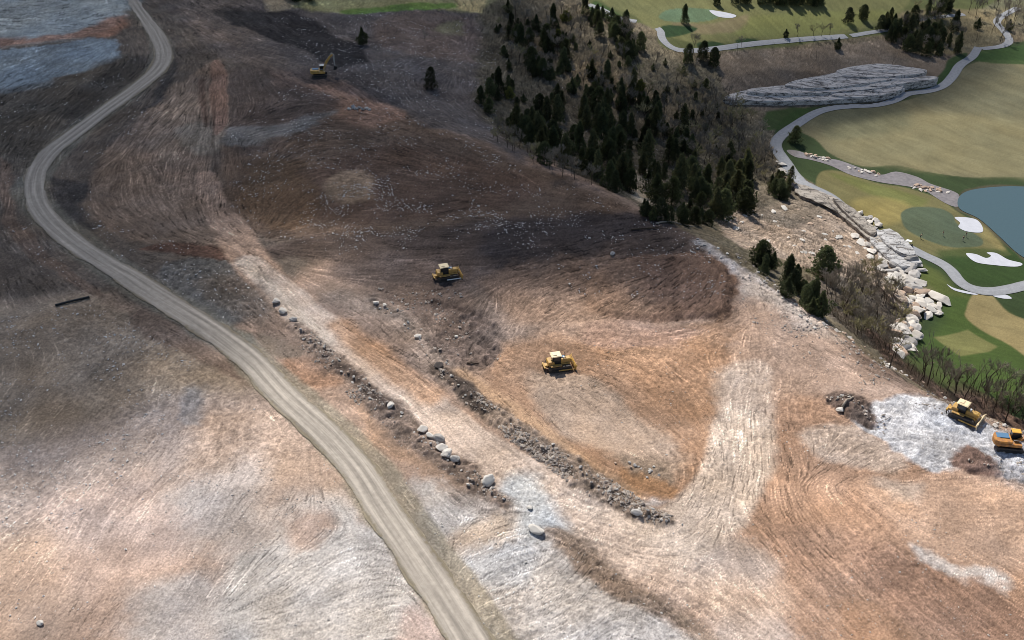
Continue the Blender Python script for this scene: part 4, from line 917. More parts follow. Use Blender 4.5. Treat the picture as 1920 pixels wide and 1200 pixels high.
# ------------------------------------------------------------------ trees
def evergreen(seed, h, rad, nclump, leafm, trunkm, name='evergreen_tree'):
    r = random.Random(seed); root = empty(name)
    t = MB(); t.tube([(0, 0, -.5), (.05, 0, h * .3), (.1, .05, h * .65), (0, 0, h * .93)], [.22, .17, .1, .03], 6)
    for k in range(9):
        z = h * (.12 + .08 * k); a = r.uniform(0, 6.28); l = rad * (1 - z / h) * .9
        t.tube([(0, 0, z), (l * .5 * math.cos(a), l * .5 * math.sin(a), z + .3), (l * math.cos(a), l * math.sin(a), z + .5)], [.07, .05, .02], 4)
    t.build('trunk', trunkm, root)
    c = MB(); lob = [(r.uniform(0, 6.28), r.uniform(.1, .8), r.uniform(.2, .45)) for _ in range(7)]
    for k in range(nclump):
        zz = r.random(); z = h * (.07 + .93 * zz)
        a = r.uniform(0, 6.28)
        pr = math.sqrt(max(.02, 1 - ((zz - .34) / .68) ** 2)) * (1.02 - zz) ** (.55, .12, .4, .75, .1)[seed - 1] * (1.1, 1, 1.1, 1.25, 1)[seed - 1] * (.8 + .2 * math.sin(zz * 8 + seed) + .15 * math.sin(2 * a + seed))
        for la, lz, lw in lob:
            da = abs((a - la + math.pi) % (2 * math.pi) - math.pi)
            if da < .9 and abs(zz - lz) < .16: pr *= (1 - lw) if lw > .3 else (1 + lw)
        rr = rad * pr * (r.random() ** .35) + .1
        p = Vector((rr * math.cos(a), rr * math.sin(a), z))
        for _ in range(5):
            q = p + Vector((r.gauss(0, .16), r.gauss(0, .16), r.gauss(0, .2)))
            n1_ = Vector((r.gauss(0, 1), r.gauss(0, 1), r.gauss(0, 1))).normalized(); n2_ = n1_.orthogonal().normalized(); s = r.uniform(.16, .34)
            c.add([q - n1_ * s, q + n2_ * s * .6, q + n1_ * s, q - n2_ * s * .6], [(0, 1, 2, 3)])
    c.build('crown', leafm, root); return root
def branchy(seed, h, trunkm, twigm, spread=.33, name='bare_tree', depth=4, nb=3, tr=.16, twigs=True):
    r = random.Random(seed); root = empty(name); t = MB(); w = MB()
    def grow(p, d, l, rad, lev):
        q = p + d * l; mid = p + d * l * .5 + Vector((r.gauss(0, .05), r.gauss(0, .05), 0)) * l
        (t if lev < 2 else w).tube([p, mid, q], [max(rad, .03), max(rad * .8, .028), max(rad * .6, .025)], 5 if lev < 2 else 3, lev < 2)
        if lev >= depth: return
        for k in range(nb + (1 if lev > 1 else 0)):
            a = r.uniform(0, 6.28); s = spread * r.uniform(.7, 1.5)
            o = d.orthogonal().normalized(); o = Matrix.Rotation(a, 3, d) @ o
            nd = (d + o * s * 1.6 + Vector((0, 0, .25))).normalized()
            st = p + d * l * (r.uniform(.45, 1) if k else 1)
            grow(st, nd, l * r.uniform(.5, .75), rad * .5, lev + 1)
    grow(Vector((0, 0, -.5)), Vector((r.gauss(0, .05), r.gauss(0, .05), 1)).normalized(), h * .42, tr, 0)
    t.build('trunk', trunkm, root); w.build('crown', twigm, root); return root
mbark = noise_mat('dark_bark', tuple(S(52, 46, 42)), .95, 3, .3)
mtwig = noise_mat('grey_brown_twigs', tuple(S(100, 97, 94)), .95, 1, .25, rnd=.3)
mtwig2 = noise_mat('pale_budding_twigs', tuple(S(108, 106, 84)), .95, 1, .25, rnd=.25)
mleaf = noise_mat('dark_cedar_foliage', (.12, .135, .055), .8, .8, .3, c2=(.05, .062, .03), rnd=.45)
mleaf2 = noise_mat('olive_cedar_foliage', (.20, .19, .08), .8, .9, .3, c2=(.06, .075, .036), rnd=.3)
mleaf3 = noise_mat('yellow_green_foliage', (.22, .21, .05), .8, .9, .3, c2=(.10, .11, .035), rnd=.2)
for m_ in (mleaf, mleaf2, mleaf3): translucent(m_, .45)
EV = [evergreen(1, 12, 3.7, 900, mleaf, mbark), evergreen(2, 10, 4.0, 900, mleaf, mbark), evergreen(3, 12.5, 3.8, 950, mleaf2, mbark), evergreen(4, 8.5, 3.2, 700, mleaf, mbark), evergreen(5, 5, 2.3, 420, mleaf3, mbark)]
BT = [branchy(11, 13, mbark, mtwig, nb=4), branchy(12, 11.5, mbark, mtwig, .42, nb=4), branchy(13, 14, mbark, mtwig, .28, nb=4), branchy(14, 11, mbark, mtwig2, .4, nb=4)]
TT = [branchy(21, 17, mbark, mtwig, .16, depth=3, nb=2, tr=.2), branchy(22, 15, mbark, mtwig, .22, depth=3, nb=2, tr=.18), branchy(23, 13, mbark, mtwig, .3, depth=4, nb=2, tr=.3)]
used = set(); PROTO = EV + BT + TT
def plant(proto, px, py, sc, label, cat, group=None, name=None, lean=0):
    x, y = at(px, py)
    key = PROTO.index(proto); o = proto if key not in used else copy_tree(proto); used.add(key)
    if name: o.name = name
    o.location = (x, y, Hs(x, y) - .1); o.scale = (sc * random.uniform(.9, 1.1), sc * random.uniform(.9, 1.1), sc); o.rotation_euler = (0, lean, random.uniform(0, 6.28))
    tag(o, label, cat, group); return o
# single trees
plant(EV[1], 809, 165, .8, 'lone dark cedar standing on the stony hillside beside the woods', 'tree', name='evergreen_tree')
plant(EV[3], 680, 84, .8, 'small dark cedar at the edge of the blackish ground above the far excavator', 'tree')
plant(EV[1], 1541, 525, 1.05, 'big dark cedar on the tan bank above the right-hand crest', 'tree')
plant(EV[0], 1283, 43, .7, 'lone conifer standing in front of the upper putting green', 'tree')
plant(EV[1], 1490, 268, .7, 'dark cedar beside the cart path bend above the stream', 'tree')
plant(BT[1], 797, 78, .5, 'small crooked bare tree on the stony hillside', 'tree', name='bare_tree')
plant(BT[0], 1300, 100, .01 + .7, 'bare tree beside the curve of the upper cart path', 'tree')
# the woods
def inpoly(px, py, P): return sd_poly(np.array([float(px)]), np.array([float(py)]), P)[0] > 0
def forest(P, protos, n, lo, hi, lab, cat, seed, dmin=6):
    r = random.Random(seed); xs = [p[0] for p in P]; ys = [p[1] for p in P]; pl_ = []; t = 0
    while len(pl_) < n and t < n * 60:
        t += 1; x, y = r.uniform(min(xs), max(xs)), r.uniform(min(ys), max(ys))
        if not inpoly(x, y, P): continue
        if any(math.hypot(x - a, (y - b_) * 1.6) < dmin for a, b_ in pl_): continue
        pl_.append((x, y)); random.seed(seed * 1000 + t)
        plant(r.choice(protos), x, y, r.uniform(lo, hi), lab, cat, lab, 'bush' if cat == 'bush' else None)
D_, E_, G_, H_, Y_ = EV
forest([(940, 25), (1010, 20), (1080, 90), (1120, 150), (1060, 190), (980, 130), (935, 80)], [D_, E_, H_, H_], 26, .5, .9, 'dark cedar at the upper left end of the woods', 'tree', 1, 10)
forest([(1090, 20), (1180, 45), (1210, 80), (1180, 120), (1100, 70)], [D_, E_, H_], 18, .5, .85, 'dark cedar in the woods near the upper cart path', 'tree', 2, 10)
forest([(980, 190), (1060, 200), (1100, 330), (1020, 310), (950, 260)], [D_, E_, G_], 26, .55, .95, 'dark cedar in the woods just beyond the brown slope', 'tree', 3, 12)
forest([(1080, 200), (1200, 190), (1290, 260), (1320, 400), (1250, 390), (1180, 375), (1110, 340)], [D_, E_, G_, G_, H_], 62, .55, 1.05, 'olive or dark cedar in the dense middle of the woods', 'tree', 4, 12)
forest([(1100, 130), (1200, 150), (1280, 220), (1200, 240), (1110, 190)], [D_, G_, H_], 16, .5, .8, 'cedar in the thinner upper middle of the woods', 'tree', 5, 12)
forest([(1300, 350), (1360, 300), (1400, 330), (1420, 385), (1380, 410), (1320, 420)], [D_, E_, G_], 22, .55, 1.0, 'dark cedar at the lower right corner of the woods', 'tree', 6, 12)
forest([(1440, 340), (1490, 345), (1480, 378), (1440, 372)], [E_, H_, G_], 8, .45, .7, 'cedar among boulders left of the cart path', 'tree', 7, 10)
forest([(1200, 395), (1290, 405), (1340, 420), (1330, 432), (1220, 412)], [H_, E_], 12, .45, .7, 'small cedar along the ridge at the foot of the woods', 'tree', 8, 12)
forest([(1410, 488), (1450, 500), (1530, 575), (1550, 600), (1500, 580), (1430, 520)], [D_, H_, E_], 16, .45, .8, 'dark cedar tucked right behind the middle of the ridge', 'tree', 9, 12)
forest([(900, 150), (960, 170), (960, 240), (900, 210)], [D_, E_, H_], 7, .5, .8, 'dark cedar at the left fringe of the woods by the stony hillside', 'tree', 10, 16)
for px, py in ((1060, 40), (1045, 75), (1098, 235), (1003, 232), (955, 185), (1200, 170), (1600, 590)):
    plant(Y_, px, py, .9, 'yellow-green budding bush among the dark cedars', 'bush', 'yellow-green bushes in the woods', name='flowering_bush')
forest([(930, 10), (1100, 20), (1230, 100), (1340, 150), (1380, 260), (1430, 330), (1300, 330), (1150, 200), (950, 120)], BT, 105, .45, .85, 'bare grey tree among the cedars in the upper woods', 'tree', 11, 10)
forest([(1260, 150), (1380, 190), (1450, 290), (1450, 350), (1330, 330), (1280, 230)], BT, 60, .45, .8, 'bare grey tree on the thin slope between the woods and the cart path', 'tree', 12, 9)
forest([(910, 230), (1000, 290), (1120, 350), (1040, 330), (930, 275)], BT, 26, .4, .7, 'bare grey tree along the shaded edge of the brown slope', 'tree', 13, 9)
forest([(1540, 530), (1640, 520), (1690, 600), (1680, 640), (1610, 620), (1540, 570)], BT, 46, .5, .85, 'bare grey tree in the thicket between the ridge and the boulder pile', 'tree', 14, 8)
forest([(1580, 590), (1690, 660), (1680, 680), (1610, 640)], BT, 14, .4, .7, 'bare shrub just beyond the right-hand crest', 'bush', 15, 8)
forest([(930, 10), (1080, 20), (1230, 110), (1330, 160), (1370, 260), (1400, 330), (1200, 370), (1000, 290), (920, 180)], [H_, E_], 90, .22, .45, 'low dark bush filling a gap between the cedars of the woods', 'bush', 17, 7)
# tall bare trunks beyond the right-hand crest
for i, (px, py, s, l) in enumerate([(1668, 690, .75, 'tall thin bare tree at the left end of the row behind the right crest'), (1722, 718, .8, 'tall thin bare tree second of the row behind the right crest'), (1738, 726, .95, 'tall bare tree leaning slightly, third of the row behind the right crest'), (1792, 735, .9, 'tall bare tree in the middle of the row behind the right crest'),
                                  (1846, 732, .95, 'thick crooked bare tree above the parked bulldozer'), (1875, 742, .8, 'thin bare tree right of the thick crooked one'), (1884, 790, .9, 'bare tree standing directly above the orange excavator'), (1905, 775, .8, 'bare tree nearest the right edge above the orange excavator'), (1655, 575, .45, 'slim dark bare tree beside the tan whaleback rock')]):
    plant(TT[2] if 'thick' in l else TT[i % 2], px, py, s, l, 'tree', name='bare_tree')
forest([(1680, 695), (1760, 735), (1860, 780), (1940, 800), (1940, 740), (1850, 720), (1760, 700)], [TT[0], TT[1], BT[0], BT[2], BT[1]], 56, .4, .85, 'slender bare tree in the row behind the right-hand crest', 'tree', 16, 9)
# trees on the golf course
for px, py, s, k in [(1382, 104, .7, 0), (1447, 105, .75, 1), (1530, 112, .8, 0), (1521, 108, .7, 1), (1495, 68, .9, 2), (1525, 68, 1.0, 3), (1540, 68, 1.0, 3), (1555, 66, .9, 2), (1390, 88, .7, 2), (1675, 122, .8, 1), (1830, 78, .8, 0), (1865, 60, .6, 1)]:
    P = (TT[0], TT[1], BT[2], BT[3])[k]
    plant(P, px, py, s * (.6 if k > 1 else .6), 'bare tree beside the upper cart path across the golf course', 'tree', 'bare trees by the upper cart path')
forest([(1640, 40), (1700, 50), (1720, 80), (1660, 80)], [D_, E_, H_, BT[0]], 14, .5, .8, 'dark tree in the clump over the far end of the upper cart path', 'tree', 20, 8)
forest([(1710, 10), (1800, 10), (1800, 100), (1720, 110), (1680, 90)], [D_, E_, G_, BT[0], BT[3], BT[1]], 48, .5, .9, 'tree in the mixed copse between the two golf fairways', 'tree', 21, 9)
forest([(1800, 10), (1910, 5), (1960, 60), (1920, 105), (1850, 80)], [BT[0], BT[1], BT[2], H_], 24, .6, 1.0, 'tree near the winding path in the upper right corner', 'tree', 22, 10)
for px, py, s, l in [(1590, 42, .7, 'dark rounded cedar alone on the upper fairway'), (1473, 70, .45, 'small pointed cedar beside the upper cart path'), (1570, 92, .6, 'dark cedar just below the upper cart path'), (1618, 36, .7, 'dark cedar left of the clump over the upper path'),
                    (1318, 112, .8, 'dark cedar just below the curve of the upper cart path'), (1338, 122, .75, 'dark cedar right of another below the upper path curve'), (1290, 118, .8, 'pointed dark cedar left of two below the upper path curve')]:
    plant(E_ if s > .6 else H_, px, py, s, l, 'tree')
forest([(1340, 2), (1540, 2), (1540, 13), (1340, 10)], [D_, E_, H_], 22, .5, .8, 'dark tree in the line at the top edge beyond the upper fairway', 'tree', 23, 8)
forest([(540, -12), (600, -12), (590, 4), (545, 4)], [H_, E_], 5, .7, .9, 'green tree at the top edge beyond the dark hillside', 'tree', 24, 8)
# brush between the trees
rs3 = np.random.RandomState(77); V = []; Fc = []
for px, n in (([(925, 10), (1080, 10), (1110, 60), (1240, 120), (1340, 140), (1390, 220), (1450, 300), (1440, 380), (1340, 430), (1200, 385), (1080, 325), (950, 270), (900, 160)], 26000), ([(1500, 500), (1600, 500), (1690, 590), (1690, 680), (1620, 645), (1520, 560)], 7000), ([(1640, 665), (1720, 690), (1940, 760), (1940, 806), (1740, 735)], 4000), ([(1340, 400), (1480, 400), (1600, 450), (1640, 520), (1520, 480), (1400, 450)], 1500)):
    P = W_(px); xs = [p[0] for p in P]; ys = [p[1] for p in P]
    X = rs3.uniform(min(xs), max(xs), n * 4); Y = rs3.uniform(min(ys), max(ys), n * 4)
    k = (sd_poly(X, Y, P) > 0) & (rs3.rand(len(X)) < sstep(.38, .6, fbm(X, Y, 9, 301, 3)))
    X, Y = X[k][:n], Y[k][:n]
    for x, y in zip(X, Y):
        z = Hs(x, y); a, l, t = rs3.uniform(0, 6.28), rs3.uniform(.5, 2.0), rs3.uniform(0, .9)
        dx, dy, dz = math.cos(a) * l * t, math.sin(a) * l * t, l * (1 - t * .6); w_ = rs3.uniform(.02, .06); o = len(V)
        V += [(x - w_, y, z - .1), (x + w_, y, z - .1), (x, y + w_, z - .1), (x + dx, y + dy, z + dz)]; Fc += [(o, o + 1, o + 3), (o + 1, o + 2, o + 3), (o + 2, o, o + 3)]
me = bpy.data.meshes.new('undergrowth'); me.from_pydata(V, [], Fc); me.materials.append(noise_mat('dry_brush', tuple(S(112, 106, 98)), .95, .15, .3, c2=tuple(S(66, 62, 54))))
o = bpy.data.objects.new('undergrowth', me); C.objects.link(o); tag(o, 'grey-brown leafless brush covering the ground under the trees', 'undergrowth', None, 'stuff')
print('trees', time.time() - T0)

# ------------------------------------------------------------------ machines
myel = noise_mat('yellow_paint', (.66, .39, .08), .55, 1.6, .18, c2=(.38, .22, .08), spec=.5)
mcream = noise_mat('cream_roof_paint', (.85, .68, .42), .5, 1.2, .08, spec=.5)  # paler cream than the yellow bodywork
mora = noise_mat('orange_paint', (.62, .27, .05), .5, 1.6, .2, c2=(.26, .12, .05), spec=.5)
moraroof = noise_mat('orange_roof_paint', (.80, .42, .06), .4, 1, .06, spec=.5)
mblk = noise_mat('black_steel', (.018, .018, .02), .55, 3, .3, spec=.4)
mtrk = noise_mat('track_steel', (.05, .042, .038), .6, 4, .3, spec=.4)
mgrey = noise_mat('worn_steel', (.34, .32, .30), .5, 2, .3, spec=.5)
mwhite = noise_mat('white_paint', (.8, .8, .78), .4, 2, .05)
m, nt, b = newmat('sky_reflection_blue'); b.inputs['Base Color'].default_value = (.12, .23, .36, 1); b.inputs['Roughness'].default_value = .15  # blue of the reflected sky put into the colour of windscreens and hoods
MSKY = m
m, nt, b = newmat('dark_glass'); b.inputs['Base Color'].default_value = (.02, .025, .03, 1); b.inputs['Roughness'].default_value = .08
MGD = m
def tracks(root, L_, y, w, h, mat=mtrk):
    for s in (-1, 1):
        n = 14; r = h / 2; out = []
        for k in range(n // 2 + 1): a = -math.pi / 2 + math.pi * k / (n // 2); out.append((L_ / 2 - r + r * math.cos(a), r + r * math.sin(a)))
        for k in range(n // 2 + 1): a = math.pi / 2 + math.pi * k / (n // 2); out.append((-L_ / 2 + r + r * math.cos(a), r + r * math.sin(a)))
        mb = MB(); mb.prism(out, s * y - w / 2, s * y + w / 2)
        k = -L_ / 2 + r
        while k < L_ / 2 - r:
            mb.box(k, k + .07, s * y - w / 2 - .02, s * y + w / 2 + .02, h - .01, h + .07); mb.box(k, k + .07, s * y - w / 2 - .02, s * y + w / 2 + .02, -.05, .01); k += .24
        tr = mb.build('track', mat, root)
        fr = MB(); fr.box(-L_ / 2 + r, L_ / 2 - r, s * y - w / 2 - .06, s * y + w / 2 + .06, h * .35, h * .68, .03)
        fr.build('roller_frame', mgrey if False else mblk, tr)
def wheel(mb, x, y, z, r, w, n=16):
    mb.loft([[(x + r * q * math.cos(2 * math.pi * k / n), yy, z + r * q * math.sin(2 * math.pi * k / n)) for k in range(n)] for yy, q in ((y - w / 2, .85), (y - w / 2 + .04, 1), (y + w / 2 - .04, 1), (y + w / 2, .85))])
def bulldozer(loc, rz, label, skyblue=True, white_arm=False, sc=1.0):
    root = empty('bulldozer', loc, rz, sc)
    tracks(root, 4.6, 1.25, .62, 1.15)
    b_ = MB(); b_.box(-1.9, 2.1, -.86, .86, .55, 1.35, .06); b_.box(.15, 2.3, -.62, .62, 1.33, 2.15, .12, .05, .06); b_.box(-2.25, -1.0, -.95, .95, 1.3, 2.05, .08, .05, .05)
    b_.box(2.28, 2.42, -.60, .60, 1.0, 2.05, .04)
    body = b_.build('body', myel, root)
    for s in (-1, 1):
        f_ = MB(); f_.box(-1.9, .3, s * 1.22 - .34, s * 1.22 + .34, 1.3, 1.46, .04); f_.build('fender', myel, root)
    e = MB(); e.tube([(1.3, .3, 2.1), (1.3, .3, 2.95), (1.22, .3, 3.05)], [.07, .07, .08], 8); e.build('exhaust_pipe', mblk, root)
    e = MB(); e.tube([(.9, -.25, 2.1), (.9, -.25, 2.4), (.9, -.25, 2.42), (.9, -.25, 2.62)], [.09, .09, .2, .18], 10); e.build('air_cleaner', mwhite, root)
    c = MB(); 
    for x in (-1.35, .12):
        for y in (-.72, .72): c.box(x, x + .1, y - .05, y + .05, 1.35, 3.05)
    c.box(-1.3, .2, -.70, .70, 1.34, 2.1, .04); cab = c.build('cab', mblk, root)
    g = MB(); g.box(.22, .26, -.62, .62, 2.1, 2.98); g.build('windscreen', MSKY if skyblue else MGD, cab)
    g = MB(); g.box(-1.38, -1.36, -.62, .62, 2.1, 2.98); g.build('rear_window', MGD, cab)
    for s in (-1, 1): g = MB(); g.box(-1.2, .1, s * .75 - .015, s * .75 + .015, 2.1, 2.98); g.build('side_window', MGD, cab)
    r_ = MB(); r_.box(-1.6, .42, -.92, .92, 3.05, 3.22, .07, .06, .06); r_.box(-1.3, -.5, -.5, .5, 3.2, 3.34, .05); r_.build('cab_roof', mcream, root)
    if skyblue:
        q = MB(); q.box(.35, 1.25, .0, .58, 2.16, 2.3, .05); q.build('engine_cover', MSKY, root)
    # blade: curved mouldboard
    bl = MB(); rings = []
    prof_ = [(2.95, .05), (2.83, .35), (2.8, .7), (2.88, 1.05), (3.02, 1.3), (2.92, 1.34), (2.74, 1.05), (2.66, .7), (2.7, .35), (2.82, .0)]
    rings = [[(x + (.16 if abs(y) > 1.8 else 0), y, z) for x, z in prof_] for y in (-1.95, -1.6, 1.6, 1.95)]
    bl.loft(rings); blade = bl.build('blade', mcream if not skyblue else myel, root)
    ed_ = MB(); ed_.box(2.9, 3.08, -1.97, 1.97, -.04, .14); ed_.build('cutting_edge', mgrey, blade)
    for s in (-1, 1):
        a_ = MB(); a_.tube([(-.4, s * 1.68, .5), (1.4, s * 1.7, .45), (2.75, s * 1.6, .35)], [.13, .13, .11], 6); a_.build('push_arm', mwhite if white_arm else myel, root)
        a_ = MB(); a_.tube([(2.3, s * .5, 1.6), (2.75, s * .65, 1.1)], [.08, .06], 6); a_.build('lift_cylinder', mgrey, root)
    rp = MB(); rp.box(-2.9, -2.15, -.5, .5, .75, 1.2, .05); rp.box(-3.05, -2.75, -.95, .95, .8, 1.1, .04)
    rip = rp.build('ripper', myel, root)
    for y in (-.7, 0, .7):
        sh = MB(); sh.prism([(-3.0, .85), (-2.82, .85), (-2.78, .3), (-2.62, .0), (-2.75, .0), (-2.98, .3)], y - .06, y + .06); sh.build('shank', mblk, rip)
    root.scale = (1.15,) * 3; tag(root, label, 'bulldozer'); return root
def place(px, py): x, y = at(px, py); return (x, y, Hs(x, y))
def settle(o):
    return o
bulldozer(place(838, 520), R(18), 'yellow bulldozer with blue windscreen on the dark streaked slope', True, True)
bulldozer(place(1047, 688), R(14), 'yellow bulldozer with cream roof on the orange soil in the centre', True, False)
bulldozer(place(1806, 784), R(-40), 'yellow bulldozer with cream roof parked on white rock by the right crest', False, False)
def excavator(loc, rz, label, paint, roof, up, boom, sky_top=True, sc=1.0, seed=0):
    root = empty('excavator', loc, 0, sc)
    base = empty('undercarriage_pivot') if False else None
    root.rotation_euler = (0, 0, rz)
    tracks(root, 4.5, 1.2, .6, .95)
    t = MB(); t.box(-.9, .9, -.9, .9, .5, 1.05, .06); t.tube([(0, 0, 1.0), (0, 0, 1.22)], .7, 16); t.build('turntable', mblk, root)
    b_ = MB(); b_.box(-2.1, 1.75, -1.35, 1.35, 1.2, 1.75, .07); b_.box(-2.0, .2, -1.3, 1.3, 1.73, 2.15, .1, .06, .06); body = b_.build('body', paint, root)
    cw = MB(); n = 12; pr = [(-2.0 - .85 * math.cos(math.pi / 2 * q), 1.38 * math.sin(math.pi / 2 * q)) for q in np.linspace(-1, 1, n)]
    ring = lambda z, k: [(-2.0 + (x + 2.0) * k, y * (1 if k > .9 else .97), z) for x, y in pr] + [(-1.8, 1.3 * (1 if k > .9 else .97), z), (-1.8, -1.3 * (1 if k > .9 else .97), z)]
    cw.loft([ring(1.15, .9), ring(1.3, 1), ring(2.1, 1), ring(2.25, .88)]); cw.build('counterweight', paint, root)
    dk = MB(); dk.box(-2.3, -.2, -.2, 1.12, 2.17, 2.3, .05); dk.build('engine_hood', MSKY if sky_top else mgrey, root)  # hood top coloured blue for the sky it reflects
    c = MB(); c.prism([(.2, 1.76), (1.75, 1.76), (1.85, 2.3), (1.45, 3.1), (.2, 3.1)], .3, 1.3); cab = c.build('cab', MGD, root)
    f_ = MB()
    for y in (.32, 1.28):
        f_.tube([(1.75, y, 1.76), (1.85, y, 2.3), (1.45, y, 3.1), (.2, y, 3.1), (.2, y, 1.76)], .05, 4)
    f_.build('cab_frame', mblk, cab)
    r_ = MB(); r_.box(.08, 1.6, .22, 1.38, 3.12, 3.26, .06); r_.build('cab_roof', roof, root)
    hr = MB(); hr.tube([(.1, -1.28, 1.75), (.1, -1.28, 2.7), (1.2, -1.28, 2.7), (1.7, -1.28, 1.75)], .035, 5); hr.build('handrail', mwhite, root)
    # boom
    P = [Vector((x, -.15, z)) for x, z in boom['boom']]
    def boxbeam(name, pts, hs, w, mat, parent):
        mb = MB(); rings = []
        for i, p in enumerate(pts):
            d = (pts[min(i + 1, len(pts) - 1)] - pts[max(i - 1, 0)]).normalized(); n_ = Vector((-d.z, 0, d.x)); h_ = hs[i] / 2
            rings.append([tuple(p + n_ * h_ + Vector((0, w / 2, 0))), tuple(p + n_ * h_ - Vector((0, w / 2, 0))), tuple(p - n_ * h_ - Vector((0, w / 2, 0))), tuple(p - n_ * h_ + Vector((0, w / 2, 0)))])
        mb.loft(rings); return mb.build(name, mat, parent)
    bo = boxbeam('boom', P, [.5, .75, .6, .35], .5, paint, root)
    Q = [Vector((x, -.15, z)) for x, z in boom['stick']]
    st = boxbeam('stick', Q, [.4, .55, .28], .38, boom.get('stickmat', paint), root)
    cy = MB(); cy.tube([(1.3, .2, 1.6), tuple(P[1] + Vector((0, .35, -.1)))], [.12, .07], 8); cy.tube([(1.3, -.5, 1.6), tuple(P[1] + Vector((0, -.35, -.1)))], [.12, .07], 8); cy.tube([tuple(P[1] + Vector((0, 0, .45))), tuple(Q[0] + Vector((0, 0, .35)))], [.1, .06], 8)
    cy.build('hydraulic_cylinder', mgrey, bo)
    ex, ez = boom['stick'][-1]; bk = MB()
    pr = [(0, 0), (.55, -.1), (.75, -.55), (.5, -1.05), (-.05, -1.25), (-.6, -1.05), (-.52, -.95), (-.05, -1.1), (.4, -.95), (.6, -.55), (.4, -.2), (0, -.12)]
    bk.prism([(ex + x * boom.get('bs', 1), ez + z) for x, z in pr], -.15 - .6, -.15 + .6)
    for y in (-.74, .42): bk.prism([(ex, ez), (ex + .55, ez - .1), (ex + .75, ez - .55), (ex + .5, ez - 1.05), (ex - .05, ez - 1.25), (ex - .6, ez - 1.05)], y, y + .04)
    bk.build('bucket', mblk, root)
    tag(root, label, 'excavator'); return root
excavator(place(600, 143), R(6), 'small yellow excavator with raised boom at the far ridge beside blackish ground', myel, mwhite, 0,
          dict(boom=[(1.2, 1.6), (2.3, 4.4), (3.6, 6.2), (4.6, 6.9)], stick=[(4.3, 7.2), (4.75, 6.6), (4.9, 3.3)], stickmat=mgrey), True, 1.12)
excavator(place(1889, 840), R(-9), 'orange excavator with orange cab roof cut off by the right edge', mora, moraroof, 0,
          dict(boom=[(1.0, 1.7), (3.0, 3.0), (5.0, 3.1), (6.6, 2.4)], stick=[(6.4, 2.7), (7.0, 2.2), (6.4, 1.1)]), True, 1.15)
# golf cart
def golf_cart(loc, rz):
    root = empty('golf_cart', loc, rz)
    b_ = MB(); b_.box(-1.2, 1.25, -.6, .6, .3, .5, .05); b_.box(.75, 1.3, -.58, .58, .48, .85, .08, .1, .05); b_.box(-1.2, -.35, -.58, .58, .48, .78, .06); b_.build('body', mblk, root)
    s = MB(); s.box(-.45, .1, -.52, .52, .6, .78, .05); s.box(-.58, -.45, -.52, .52, .76, 1.2, .04); s.build('seat', mgrey, root)
    p = MB()
    for x, x2 in ((.85, .6), (-.75, -.75)):
        for y in (-.52, .52): p.tube([(x, y, .7), (x2, y, 1.85)], .03, 5)
    p.build('roof_post', mblk, root)
    r_ = MB(); r_.box(-1.0, .8, -.62, .62, 1.85, 1.93, .03); r_.build('roof', mwhite, root)
    bg = MB(); bg.box(-1.25, -.8, -.35, .35, .8, 1.35, .1); bg.build('bag_rack', mblk, root)
    for x in (-.8, .9):
        for y in (-.55, .55): w = MB(); wheel(w, x, y, .23, .23, .18); w.build('wheel', mblk, root)
    tag(root, 'golf cart with white roof on the cart path beside the white rock terrace', 'golf cart'); return root
golf_cart(place(1703, 461), R(-38))
# people
mskin = noise_mat('skin', (.42, .25, .17), .6, 4, .05)
def person(px, py, rz, label, top, legs, bend=.15):
    x, y = at(px, py); root = empty('person', (x, y, Hs(x, y) + .12), rz)
    J = [((0, 0, .95), .13), ((bend * .3, 0, 1.2), .13), ((bend * .7, 0, 1.42), .15), ((bend * .85, 0, 1.53), .06), ((bend, 0, 1.62), .09), ((bend * 1.1, 0, 1.74), .085),
         ((0, .1, .88), .10), ((.04, .12, .48), .07), ((0, .13, .08), .05), ((.14, .13, .04), .045), ((0, -.1, .88), .10), ((.04, -.12, .48), .07), ((0, -.13, .08), .05), ((.14, -.13, .04), .045),
         ((bend * .7, .2, 1.42), .06), ((bend + .05, .26, 1.15), .045), ((bend + .25, .12, .98), .035), ((bend * .7, -.2, 1.42), .06), ((bend + .05, -.26, 1.15), .045), ((bend + .25, -.05, .98), .035)]
    E = [(0, 1), (1, 2), (2, 3), (3, 4), (4, 5), (0, 6), (6, 7), (7, 8), (8, 9), (0, 10), (10, 11), (11, 12), (12, 13), (2, 14), (14, 15), (15, 16), (2, 17), (17, 18), (18, 19)]
    def skin(name, js, es, mat, parent, k=1.0):
        me = bpy.data.meshes.new(name); mp = {j: i for i, j in enumerate(js)}
        me.from_pydata([J[j][0] for j in js], [(mp[a], mp[b_]) for a, b_ in es], []); me.materials.append(mat)
        o = bpy.data.objects.new(name, me); C.objects.link(o); o.parent = parent
        md = o.modifiers.new('s', 'SKIN'); 
        if not me.skin_vertices: bpy.context.view_layer.objects.active = o
        sv = me.skin_vertices[0].data if me.skin_vertices else None
        if sv:
            for i, j in enumerate(js): sv[i].radius = (J[j][1] * k, J[j][1] * k)
            sv[0].use_root = True
        o.modifiers.new('u', 'SUBSURF').levels = 1; o.modifiers[-1].render_levels = 1
        return o
    body = skin('body', list(range(20)), E, mskin, root)
    skin('shirt', [0, 1, 2, 14, 15, 17, 18], [(0, 1), (1, 2), (2, 14), (14, 15), (2, 17), (17, 18)], top, root, 1.18)
    skin('trousers', [0, 6, 7, 8, 10, 11, 12], [(0, 6), (6, 7), (7, 8), (0, 10), (10, 11), (11, 12)], legs, root, 1.2)
    hd = MB(); hd.tube([(bend * 1.08 - .02, 0, 1.68), (bend * 1.1 - .02, 0, 1.78), (bend * 1.1, 0, 1.85)], [.115, .11, .05], 8); hd.build('hair', mblk, root, True)
    tag(root, label, 'person'); return root
